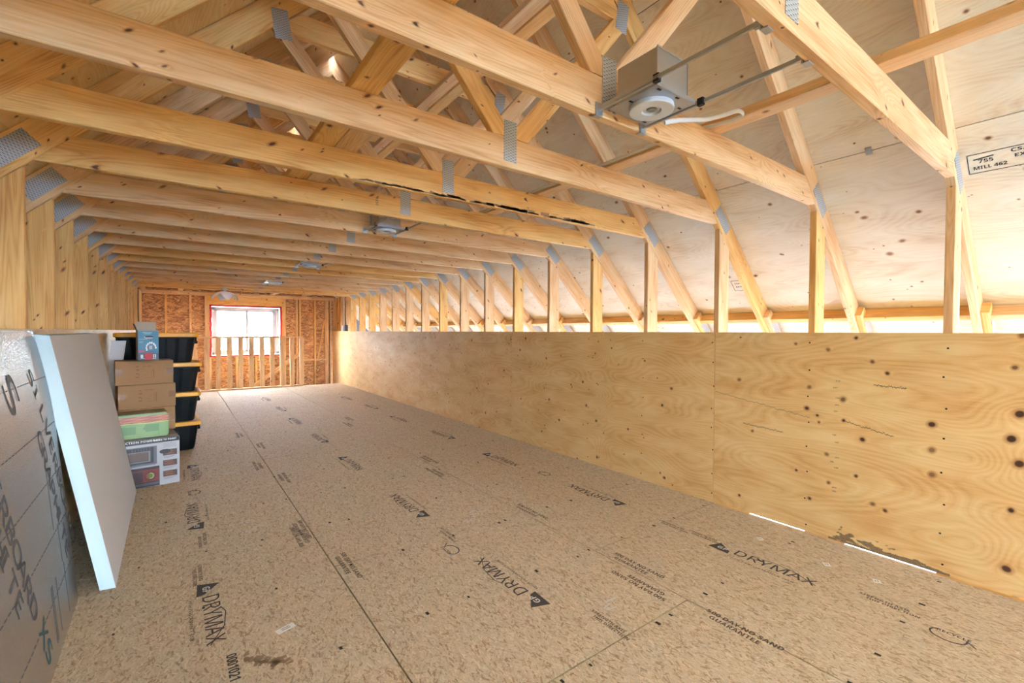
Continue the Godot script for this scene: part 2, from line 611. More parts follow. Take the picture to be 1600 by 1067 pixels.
func carton_image() -> Image:
	var im := Image.create(128, 64, false, Image.FORMAT_RGB8)
	im.fill(Color(0.585, 0.440, 0.280))
	var g := RandomNumberGenerator.new()
	g.seed = 3
	for i in 900:
		var f := g.randf_range(0.0, 0.02)
		im.fill_rect(Rect2i(g.randi() % 128, g.randi() % 64, 3, 1), Color(0.575 + f, 0.430 + f, 0.270 + f))
	for r in [[44, 14, 6, 3], [44, 22, 7, 4], [43, 33, 6, 3], [49, 35, 2, 5], [43, 43, 8, 3], [59, 13, 3, 3], [65, 13, 2, 3], [70, 13, 4, 3], [77, 13, 2, 3], [78, 24, 1, 24], [82, 22, 2, 26], [62, 46, 14, 1], [68, 32, 4, 1], [62, 38, 6, 1]]:
		im.fill_rect(Rect2i(r[0], r[1], r[2], r[3]), Color(0.50, 0.35, 0.22))
	return im


func green_image() -> Image:      # printed wrap: wood-coloured photo band over a green ground with two windows
	var im := Image.create(128, 96, false, Image.FORMAT_RGB8)
	im.fill(Color(0.46, 0.60, 0.32))
	var g := RandomNumberGenerator.new()
	g.seed = 8
	for y in 34:
		for x in 128:
			var t := sin(x * 0.12 + sin(y * 0.5 + x * 0.05) * 2.0) * 0.5 + 0.5
			im.set_pixel(x, y, Color(0.52, 0.24, 0.12).lerp(Color(0.80, 0.50, 0.26), t * g.randf_range(0.6, 1.0)))
	for x in 128:
		im.fill_rect(Rect2i(x, 32 + int(2 * sin(x * 0.09)), 1, 4), Color(0.74, 0.76, 0.36))
	for r in [[30, 46, 34, 36], [78, 42, 30, 34]]:
		im.fill_rect(Rect2i(r[0], r[1], r[2], r[3]), Color(0.35, 0.51, 0.26))
		im.fill_rect(Rect2i(r[0], r[1], 3, 12), Color(0.46, 0.60, 0.32))
		im.fill_rect(Rect2i(r[0], r[1] + 24, 4, 12), Color(0.46, 0.60, 0.32))
	im.fill_rect(Rect2i(108, 36, 1, 60), Color(0.34, 0.54, 0.26))
	return im


func oven_image() -> Image:      # the printed front of a countertop oven's carton
	var im := Image.create(256, 192, false, Image.FORMAT_RGB8)
	im.fill(Color(0.78, 0.78, 0.79))
	im.fill_rect(Rect2i(0, 0, 256, 17), Color(0.08, 0.08, 0.09))
	# the oven
	im.fill_rect(Rect2i(36, 28, 146, 74), Color(0.42, 0.43, 0.45))
	im.fill_rect(Rect2i(40, 32, 132, 64), Color(0.16, 0.16, 0.18))
	im.fill_rect(Rect2i(58, 46, 104, 44), Color(0.55, 0.55, 0.56))
	im.fill_rect(Rect2i(64, 50, 92, 36), Color(0.36, 0.29, 0.25))
	for i in 5:
		im.fill_rect(Rect2i(66, 53 + i * 6, 88, 2), Color(0.50, 0.42, 0.36))
	for i in 7:
		im.fill_rect(Rect2i(104 + i * 9, 34, 4, 10), Color(0.34, 0.35, 0.37))
	im.fill_rect(Rect2i(40, 102, 138, 4), Color(0.62, 0.62, 0.64))
	# red food band
	im.fill_rect(Rect2i(0, 112, 190, 80), Color(0.10, 0.06, 0.06))
	im.fill_rect(Rect2i(0, 112, 190, 10), Color(0.22, 0.06, 0.07))
	im.fill_rect(Rect2i(30, 126, 66, 48), Color(0.42, 0.08, 0.08))
	im.fill_rect(Rect2i(102, 126, 86, 46), Color(0.56, 0.17, 0.10))
	for y in 40:
		for x in 40:
			var d := Vector2(x - 20, y - 20).length()
			if d < 20:
				im.set_pixel(140 + x, 128 + y, Color(0.62, 0.34, 0.12) if d < 13 else Color(0.44, 0.12, 0.08))
			if d < 13 and d > 9 and x > 18:
				im.set_pixel(140 + x, 128 + y, Color(0.80, 0.78, 0.44))
			elif d <= 9 and x > 14:
				im.set_pixel(140 + x, 128 + y, Color(0.38, 0.52, 0.18))
			if d < 18:
				im.set_pixel(44 + x, 130 + y, Color(0.54, 0.26, 0.20) if d > 8 else Color(0.66, 0.42, 0.34))
	im.fill_rect(Rect2i(104, 128, 34, 42), Color(0.28, 0.14, 0.12))
	im.fill_rect(Rect2i(112, 176, 76, 10), Color(0.36, 0.34, 0.34))
	im.fill_rect(Rect2i(0, 123, 190, 2), Color(0.66, 0.30, 0.24))
	im.fill_rect(Rect2i(98, 124, 2, 68), Color(0.72, 0.60, 0.58))
	# three pictures down the right
	for k in 3:
		var y := 50 + k * 44
		im.fill_rect(Rect2i(202, y, 46, 24), Color(0.32, 0.22, 0.17))
		var c: Color = [Color(0.62, 0.42, 0.34), Color(0.66, 0.38, 0.26), Color(0.70, 0.40, 0.14)][k]
		for i in 6:
			im.fill_rect(Rect2i(204 + (i % 3) * 5, y + 4 + i * 3, 30, 2), c.lerp(Color(0.30, 0.16, 0.10), 0.25 * (i % 3)))
		im.fill_rect(Rect2i(204, y + 28, 38, 2), Color(0.60, 0.60, 0.60))
		im.fill_rect(Rect2i(204, y + 32, 30, 2), Color(0.60, 0.60, 0.60))
	for y in 20:
		for x in 40:
			if Vector2((x - 20) / 2.0, y - 10).length() < 9:
				im.set_pixel(188 + x, 46 + y, Color(0.12, 0.13, 0.10))
	for i in 4:
		im.fill_rect(Rect2i(202, 24 + i * 5, 44, 1), Color(0.50, 0.50, 0.50))
	return im


func blue_image() -> Image:      # teal carton with a white ring of rounded blocks and a dark oval
	var im := Image.create(96, 144, false, Image.FORMAT_RGB8)
	for y in 144:
		im.fill_rect(Rect2i(0, y, 96, 1), Color(0.16, 0.44, 0.54) if y < 100 else Color(0.20, 0.40, 0.52))
	im.fill_rect(Rect2i(0, 112, 96, 32), Color(0.26, 0.29, 0.36))
	for x in 44:
		for y in 14:
			if Vector2((x - 22) / 22.0, (y - 7) / 7.0).length() < 1.0:
				im.set_pixel(28 + x, 24 + y, Color(0.05, 0.07, 0.14) if x > 4 and y < 9 else Color(0.72, 0.76, 0.72))
	for r in [[22, 8, 44, 3], [30, 14, 30, 3], [4, 40, 40, 3], [6, 52, 18, 2], [6, 57, 16, 2]]:
		im.fill_rect(Rect2i(r[0], r[1], r[2], r[3]), Color(0.50, 0.70, 0.74))
	for k in 9:
		var a := PI * (1.0 + (k - 1) / 7.0 * 1.0)
		im.fill_rect(Rect2i(int(60 + cos(a) * 22) - 3, int(84 + sin(a) * 24) - 5, 7, 10), Color(0.86, 0.88, 0.86))
	im.fill_rect(Rect2i(44, 70, 30, 26), Color(0.30, 0.42, 0.50))
	im.fill_rect(Rect2i(52, 74, 14, 18), Color(0.62, 0.66, 0.70))
	for r in [[12, 118, 12, 16], [70, 116, 5, 18], [78, 116, 5, 18], [12, 136, 72, 3]]:
		im.fill_rect(Rect2i(r[0], r[1], r[2], r[3]), Color(0.82, 0.82, 0.80))
	im.fill_rect(Rect2i(2, 96, 28, 10), Color(0.66, 0.30, 0.36))
	return im


# ------------------------------------------------------------------ outside
func prism(st: SurfaceTool, pts: PackedVector2Array, z0: float, z1: float, scale := 1.0) -> void:
	var idx := Geometry2D.triangulate_polygon(pts)
	for e in 2:
		var z := z0 if e == 0 else z1
		var n := Vector3(0, 0, signf(z - (z0 + z1) * 0.5))
		for i in range(0, idx.size(), 3):
			var t := [pts[idx[i]], pts[idx[i + 1]], pts[idx[i + 2]]]
			var p := []
			for q in t:
				p.append(Vector3(q.x, q.y, z))
			var flip: bool = (p[1] - p[0]).cross(p[2] - p[0]).dot(n) > 0.0
			for j in ([0, 2, 1] if flip else [0, 1, 2]):
				st.set_normal(n)
				st.set_uv(Vector2(t[j].x, -t[j].y) * scale)
				st.add_vertex(p[j])
	var area := 0.0
	for i in pts.size():
		area += pts[i].cross(pts[(i + 1) % pts.size()])
	for i in pts.size():
		var a := pts[i]
		var b := pts[(i + 1) % pts.size()]
		var d := (b - a).normalized() * signf(area)
		quad(st, [Vector3(a.x, a.y, z0), Vector3(b.x, b.y, z0), Vector3(b.x, b.y, z1), Vector3(a.x, a.y, z1)], Vector3(d.y, -d.x, 0), [Vector2(0, 0), Vector2(1, 0), Vector2(1, 0.1), Vector2(0, 0.1)])


func build_outside() -> void:
	var g := structure("ground", "pale concrete yard below and around the building", "ground")
	var st := fresh()
	sheet(st, Vector3(-60, -2.75, -26), Vector3(120, 0, 0), Vector3(0, 0, 80), Vector3(0, -0.2, 0))
	obj("yard", st, M.concrete, g)
	st = fresh()
	var nx := 24
	var nz := 14
	var n := FastNoiseLite.new()
	n.seed = 12
	n.frequency = 0.06
	var grid := []
	for j in nz + 1:
		var row := []
		for i in nx + 1:
			var x := lerpf(-60, 60, float(i) / nx)
			var z := lerpf(-26, -80, float(j) / nz)
			var up := smoothstep(0.0, 1.0, float(j) / nz)
			row.append([Vector3(x, -2.85 + up * (13.0 + 5.0 * n.get_noise_2d(x, z)), z), Vector3.UP])
		grid.append(row)
	for j in nz:
		for i in nx:
			smooth(st, [grid[j][i], grid[j][i + 1], grid[j + 1][i + 1], grid[j + 1][i]])
	var h := structure("hill", "pale hillside seen through the far window", "hillside")
	obj("slope", st, M.hill, h)


# ------------------------------------------------------------------ floor
var floor_panels := []


func build_floor() -> void:
	var f := structure("floor", "OSB subfloor of large printed panels with dark seams", "floor")
	var st := fresh()
	block(st, Vector3(-2.7, -0.30, FLOOR_END), Vector3(3.10, -0.0185, NEAR), 0.001)
	obj("subfloor_base", st, M.stain, f)
	var cols := [[-2.7, -0.5746, [NEAR, -0.8, -3.2, -5.6, -8.0, FLOOR_END]], [-0.5746, 0.6447, [NEAR, -0.572, -3.01, -5.448, -7.887, -10.325, FLOOR_END]], [0.6447, 1.864, [NEAR, 1.26, -1.18, -2.42, -4.858, -7.297, -9.735, FLOOR_END]], [1.864, 3.10, [NEAR, 0.681, -1.757, -4.195, -6.634, -9.072, FLOOR_END]]]
	for c in cols:
		var zs: Array = c[2]
		for i in zs.size() - 1:
			st = fresh()
			var g := 0.0030
			var len: float = zs[i] - zs[i + 1] - 2 * g
			sheet(st, Vector3(c[0] + g, 0, zs[i] - g), Vector3(0, 0, -len), Vector3(c[1] - c[0] - 2 * g, 0, 0), Vector3(0, -0.0185, 0), Vector2(rng.randf(), rng.randf()), len / 1.83, (c[1] - c[0]) / 1.83)
			floor_panels.append([c[0], c[1], zs[i + 1], zs[i], obj("subfloor_panel", st, M.osb, f)])
	# large logos along the panels' middle lines: [x, z of the start, direction]
	var logos := [[0.072, -2.62, 1], [0.117, -3.36, -1], [0.072, -5.02, 1], [0.117, -5.78, -1], [0.072, -7.45, 1], [1.33, -1.52, -1], [1.33, -2.72, -1], [1.245, -4.52, 1], [1.33, -5.2, -1], [1.245, -6.95, 1], [1.33, -7.6, -1], [1.245, -9.4, 1], [2.445, -1.42, 1], [2.55, -2.10, -1], [2.445, -3.83, 1], [2.55, -4.55, -1], [2.445, -6.3, 1], [2.55, -7.0, -1], [2.445, -8.7, 1]]
	for l in logos:
		floor_logo(l[0], l[1], l[2])
	# the guarantee lines beside the long seams: [x of the first line, z of the start, direction]
	for l in [[1.795, -1.235, -1], [1.915, -1.67, 1], [1.845, -1.085, 1], [1.795, -3.4, -1], [1.915, -4.1, 1], [1.915, -2.55, 1], [1.795, -5.9, -1], [1.915, -6.6, 1], [0.58, -2.75, -1], [0.70, -2.55, 1], [0.60, -3.15, 1], [0.70, -4.3, 1], [0.58, -4.5, -1], [0.70, -5.6, 1], [0.58, -6.0, -1], [0.70, -1.15, 1], [0.60, -1.45, 1]]:
		floor_words(l[0], l[1], l[2], ["500 DAY NO SAND", "GUARANTEE"], 0.024, M.ink_faint, 1.1)
	for l in [[0.11, -3.06, -1], [0.07, -2.84, 1], [1.30, -2.30, -1], [1.44, -1.38, 1], [2.56, -0.74, 1], [2.5, -1.80, 1], [2.52, -1.60, 1]]:
		floor_words(l[0], l[1], l[2], ["STRENGTH AXIS", "THIS DIRECTION"], 0.016, M.ink_faint, 1.1)
	floor_words(0.125, -1.985, 1, ["0001021"], 0.034, M.ink, 0.9)
	for r in [[1.22, -2.18, -1], [2.49, -0.47, 1], [2.53, -2.92, -1], [0.09, -4.1, -1]]:
		recycle_mark(r[0], r[1], r[2])
	# nails along every joist
	st = fresh()
	var k := -2
	while Z0 - S * k > FLOOR_END:
		var z := Z0 - S * k + 0.019
		var x := -0.45
		while x < 3.05:
			var p := Vector3(x + rng.randf_range(-0.08, 0.08), 0.0004, z + rng.randf_range(-0.012, 0.012))
			var d := rng.randf_range(0.004, 0.007)
			board(st, p - Vector3(0, 0, d * 1.6), p + Vector3(0, 0, d * 1.6), Vector3.UP, d * 2.0, 0.0010, 0, 0, 0.0003)
			x += rng.randf_range(0.16, 0.34)
		k += 1
	var nails := obj("nail_heads", st, M.nail, f)
	nails.set_meta("kind", "stuff")
	# smears of sealant and scuffs trodden into the panels
	for s in [[1.568, -2.597, 0.05], [0.353, -4.95, 0.05], [0.339, -4.55, 0.05], [0.321, -3.30, 0.06], [0.335, -3.19, 0.05], [1.53, -1.36, 0.03], [1.50, -2.52, 0.03]]:
		st = fresh()
		for i in 5:
			var o := Vector3(s[0] + rng.randf_range(-1, 1) * s[2], 0.0003, s[1] + rng.randf_range(-1, 1) * s[2])
			board(st, o, o + Vector3(rng.randf_range(-0.02, 0.07), 0, rng.randf_range(-0.02, 0.02)), Vector3.UP, rng.randf_range(0.006, 0.016), 0.0008, 0, 0, 0.0002)
		obj("sealant_smear", st, M.dust, panel_at(s[0], s[1]))
	st = fresh()
	for i in 40:
		var u := rng.randf()
		var o := Vector3(lerpf(0.30, 0.19, u) + rng.randfn(0.0, 0.014) * (1.2 - u), 0.0003, lerpf(-1.80, -1.93, u) + rng.randfn(0.0, 0.012))
		board(st, o, o + Vector3(rng.randf_range(0.01, 0.03), 0, rng.randf_range(-0.03, 0.01)), Vector3.UP, rng.randf_range(0.006, 0.016), 0.0006, 0, 0, 0.0002)
	obj("brown_stain", st, mat(Color(0.60, 0.49, 0.36), 0.8), panel_at(0.27, -1.8))


func panel_at(x: float, z: float) -> Node3D:
	for p in floor_panels:
		if x >= p[0] and x < p[1] and z >= p[2] and z < p[3]:
			return p[4]
	return floor_panels[0][4]


# Writing on the floor runs along z; dir 1 reads towards the camera, -1 away from it.
func floor_frame(x: float, z: float, dir: int) -> Transform3D:
	return Transform3D(Basis(Vector3(0, 0, dir), Vector3(dir, 0, 0), Vector3.UP), Vector3(x, 0.0003, z))


func stroke(st: SurfaceTool, f: Transform3D, a: Vector2, b: Vector2, w: float) -> void:
	board(st, f * Vector3(a.x, a.y, 0), f * Vector3(b.x, b.y, 0), f.basis.z, w, 0.0006, 0, 0, 0.0001)


func flat(st: SurfaceTool, f: Transform3D, pts: Array) -> void:
	for i in range(1, pts.size() - 1):
		triangle(st, f * Vector3(pts[0].x, pts[0].y, 0.0003), f * Vector3(pts[i].x, pts[i].y, 0.0003), f * Vector3(pts[i + 1].x, pts[i + 1].y, 0.0003), f.basis.z)


func floor_logo(x: float, z: float, dir: int) -> void:
	var f := floor_frame(x, z, dir)
	var p := panel_at(x, z + dir * 0.25)
	var st := fresh()
	flat(st, f, [Vector2(0, -0.005), Vector2(0.118, -0.012), Vector2(0.112, 0.02), Vector2(0.03, 0.082)])
	words(st, "DRYMAX", f * Transform3D(Basis(), Vector3(0.128, -0.012, 0)), 0.062, 1.22, false)
	stroke(st, f, Vector2(0.26, 0.072), Vector2(0.31, 0.088), 0.004)
	stroke(st, f, Vector2(0.31, 0.088), Vector2(0.42, 0.076), 0.004)
	stroke(st, f, Vector2(0.42, 0.076), Vector2(0.535, 0.022), 0.004)
	words(st, "HIGH PERFORMANCE OSB", f * Transform3D(Basis(), Vector3(0.13, -0.045, 0)), 0.012, 1.7, false)
	obj("printed_logo", st, M.ink, p)
	st = fresh()
	words(st, "GP", f * Transform3D(Basis(), Vector3(0.038, 0.003, 0.0006)), 0.030, 1.1, true)
	obj("printed_logo", st, M.dust, p)


func floor_words(x: float, z: float, dir: int, lines: Array, height: float, m: Material, squeeze: float) -> void:
	var f := floor_frame(x, z, dir)
	var st := fresh()
	for i in lines.size():
		words(st, lines[i], f * Transform3D(Basis(), Vector3(0.03 * i, -height * 1.5 * i, 0)), height, squeeze, true)
	obj("printed_words", st, m, panel_at(x, z + dir * 0.1))


func recycle_mark(x: float, z: float, dir: int) -> void:
	var f := floor_frame(x, z, dir)
	var st := fresh()
	var last := Vector2.ZERO
	for i in 13:
		var a := PI * 0.75 + PI * 1.35 * i / 12.0
		var q := Vector2(0.05 + cos(a) * 0.055, sin(a) * 0.042)
		if i > 0:
			stroke(st, f, last, q, 0.006)
		last = q
	stroke(st, f, last, last + Vector2(0.03, -0.03), 0.005)
	words(st, "RECYCLE", f * Transform3D(Basis(), Vector3(0.01, 0.01, 0)), 0.018, 1.0, true)
	obj("printed_mark", st, M.ink, panel_at(x, z))


# ------------------------------------------------------------------ roof
func build_roof() -> void:
	var zs := [[6.3, 3.715, 1.277, -1.161, -3.599, -6.038, -8.476, -10.914, -12.0], [6.3, 4.934, 2.496, 0.058, -2.380, -4.819, -7.257, -9.695, -12.0]]
	for side in 2:
		var right := side == 0
		var c := structure("ceiling" if right else "ceiling_001", "%s slope of the roof deck, bare plywood panels over the rafters" % ("right" if right else "left"), "roof deck")
		var out := Vector3(1, 1, 0).normalized()
		var st := fresh()
		sheet(st, side_of(Vector3(5.42, ROOF - 5.42, -12.1) + out * 0.014, right), side_of(Vector3(-4.145, 4.145, 0), right, true), Vector3(0, 0, 18.5), side_of(out * 0.03, right, true))
		obj("roof_cover", st, M.shingle, c)
		var rows := [1.284, 2.188, 3.05, 3.912, 4.774, 5.40]
		for r in 5:
			var z: Array = zs[(r + 1) % 2]
			for i in z.size() - 1:
				st = fresh()
				var g := 0.0015
				var x0: float = rows[r] + g
				var x1: float = rows[r + 1] - g
				var u := Vector3(0, 0, z[i + 1] - z[i] + 2 * g)
				sheet(st, side_of(Vector3(x0, ROOF - x0, z[i] - g), right), u, side_of(Vector3(x1 - x0, x0 - x1, 0), right, true), side_of(out * 0.0125, right, true), Vector2(rng.randf() if r != 2 else 0.0, rng.randf() if r != 2 else 0.0), absf(u.z) / 2.44, (x1 - x0) / 0.862)
				var p := obj("sheathing_panel", st, (M.deck if right else M.ply)[rng.randi() % 3], c)
				if right and r == 2 and i == 3:
					deck_stamp(p, 3.165, -0.508, true)
					deck_stamp(p, 3.625, -1.945, false)
				if right and r == 2:
					for k in 10:
						var zc := Z0 - S * k + S * 0.5
						if zc < z[i] and zc > z[i + 1]:
							st = fresh()
							board(st, Vector3(3.035, ROOF - 3.035, zc) - out * 0.002, Vector3(3.065, ROOF - 3.065, zc) - out * 0.002, out, 0.03, 0.002, 0, 0, 0.0005)
							obj("sheathing_clip", st, M.galv, p)
	# short blocks between the rafters under a deck seam
	var b := structure("trim_1", "row of short blocks between the right rafters, under a seam of the deck", "blocking")
	for k in range(-1, 17):
		var st := fresh()
		var lo := Z0 - S * k + 0.039
		var m := Vector3(3.885, ROOF - 3.885, 0) - Vector3(1, 1, 0).normalized() * 0.046
		board(st, m + Vector3(0, 0, lo), m + Vector3(0, 0, lo + S - 0.040), Vector3(1, 1, 0), 0.038, 0.089)
		obj("block", st, any_lumber(), b)


func side_of(p: Vector3, right: bool, direction := false) -> Vector3:
	if right:
		return p
	return Vector3(-p.x if direction else 2 * CX - p.x, p.y, p.z)


func deck_stamp(panel: Node3D, x: float, z: float, near: bool) -> void:
	var f := Transform3D(Basis(Vector3(0, 0, 1), Vector3(-1, 1, 0).normalized(), Vector3(-1, -1, 0).normalized()), Vector3(x, ROOF - x, z) - Vector3(1, 1, 0).normalized() * 0.0006)
	var st := fresh()
	var w := 0.36 if near else 0.18
	var h := 0.105
	f = f * Transform3D(Basis(), Vector3(0, -h, 0))
	for s in [[Vector2(0, 0), Vector2(w, 0)], [Vector2(0, h), Vector2(w, h)], [Vector2(0, 0), Vector2(0, h)], [Vector2(w, 0), Vector2(w, h)]]:
		stroke(st, f, s[0], s[1], 0.0035)
	if near:
		words(st, "755", f * Transform3D(Basis(), Vector3(0.035, 0.045, 0)), 0.020, 1.2, true)
		words(st, "MILL 462", f * Transform3D(Basis(), Vector3(0.015, 0.012, 0)), 0.018, 1.1, true)
		words(st, "CSA 0151-M", f * Transform3D(Basis(), Vector3(0.145, 0.072, 0)), 0.018, 1.4, true)
		words(st, "EXTERIOR", f * Transform3D(Basis(), Vector3(0.155, 0.042, 0)), 0.018, 1.3, true)
		words(st, "CSP", f * Transform3D(Basis(), Vector3(0.205, 0.012, 0)), 0.018, 1.3, true)
		stroke(st, f, Vector2(0.02, 0.075), Vector2(0.09, 0.082), 0.006)
	else:
		words(st, "CSA 0151", f * Transform3D(Basis(), Vector3(0.02, 0.062, 0)), 0.014, 1.2, true)
		words(st, "EXTERIOR", f * Transform3D(Basis(), Vector3(0.02, 0.028, 0)), 0.014, 1.2, true)
		words(st, "462", f * Transform3D(Basis(), Vector3(0.13, 0.04, 0)), 0.020, 1.0, true)
	obj("printed_stamp", st, M.ink, panel)


# ------------------------------------------------------------------ kneewalls
func build_kneewalls() -> void:
	var w := structure("wall_right", "right kneewall of plywood sheets with knots, about waist high", "kneewall")
	var zs := [NEAR, 5.557, 3.119, 0.681, -1.757, -4.195, -6.634, -9.072, -11.03]
	for i in zs.size() - 1:
		var st := fresh()
		var g := 0.0015
		var gap := 0.013 if i == 3 else 0.004
		var len: float = zs[i] - zs[i + 1] - 2 * g
		var part := len / 2.438
		sheet(st, Vector3(WR, KH, zs[i + 1] + g), Vector3(0, 0, len), Vector3(0, gap - KH, 0), Vector3(0.019, 0, 0), Vector2.ZERO, part, 1.0)
		obj("plywood_panel", st, M.ply_near if i == 3 else M.ply[i % 3], w)
	# screws into every stud
	var sc := fresh()
	for k in range(-1, 17):
		for j in 8:
			var y := 0.06 + j * 0.156 + rng.randf_range(-0.012, 0.012)
			var z := Z0 - S * k + 0.019 + rng.randf_range(-0.008, 0.008)
			lathe(sc, Transform3D(Basis(Vector3(0, 1, 0), Vector3(-1, 0, 0), Vector3(0, 0, 1)), Vector3(WR + 0.0006, y, z)), [Vector2(0.0052, 0.0), Vector2(0.0046, 0.0012), Vector2(0.0, 0.0012)], 8)
	var screws := obj("screw_heads", sc, M.nail, w)
	screws.set_meta("kind", "stuff")
	# packing strips that close the gap under the near sheet but for two stretches
	var st: SurfaceTool
	for r in [[-1.755, -1.503], [-1.163, -0.964], [-0.569, 0.68]]:
		st = fresh()
		block(st, Vector3(WR + 0.003, 0.0005, r[0]), Vector3(WR + 0.022, 0.0125, r[1]), 0.001)
		obj("packing_strip", st, any_lumber(), w)
	# lower storey below it, and the stair's own side
	st = fresh()
	block(st, Vector3(3.10, -2.75, -11.8), Vector3(3.20, -0.30, NEAR), 0.002)
	obj("lower_wall", st, M.siding, w)
	st = fresh()
	sheet(st, Vector3(3.088, KH, -11.70), Vector3(0, 0, 0.665), Vector3(0, -3.9, 0), Vector3(0.012, 0, 0), Vector2(0.2, 0.3), 0.3, 1.0)
	obj("stair_side_panel", st, M.ply[1], w)
	st = fresh()
	sheet(st, Vector3(3.21, 2.03, -11.70), Vector3(0, 0, 1.30), Vector3(0, -1.1, 0), Vector3(0.012, 0, 0), Vector2(0.2, 0.3), 0.5, 1.0)
	obj("stair_side_panel", st, M.ply[0], w)
	for z in [-11.02, -11.22, -11.42, -11.66]:
		st = fresh()
		block(st, Vector3(3.11, KH - 0.3, z - 0.038), Vector3(3.2, 2.03, z))
		obj("stud", st, any_lumber(), w)

	w = structure("wall_left", "left kneewall of plywood sheets under the row of wide studs", "kneewall")
	zs = [NEAR, -0.4, -2.838, -5.276, -7.715, -10.153, -11.03]
	for i in zs.size() - 1:
		st = fresh()
		var len: float = zs[i] - zs[i + 1] - 0.003
		sheet(st, Vector3(WL, KH, zs[i] - 0.0015), Vector3(0, 0, -len), Vector3(0, 0.004 - KH, 0), Vector3(-0.016, 0, 0), Vector2.ZERO, len / 2.438, 1.0)
		obj("plywood_panel", st, M.ply[(i + 1) % 3], w)
	st = fresh()
	block(st, Vector3(-2.80, -2.75, -11.8), Vector3(-2.70, 0.05, NEAR), 0.002)
	obj("lower_wall", st, M.siding, w)
	st = fresh()
	sheet(st, Vector3(-0.56, 1.98, -11.03), Vector3(0, 0, -0.67), Vector3(0, -4.7, 0), Vector3(-0.012, 0, 0), Vector2(0.2, 0.3), 0.3, 1.0)
	obj("stair_side_panel", st, M.ply[2], w)


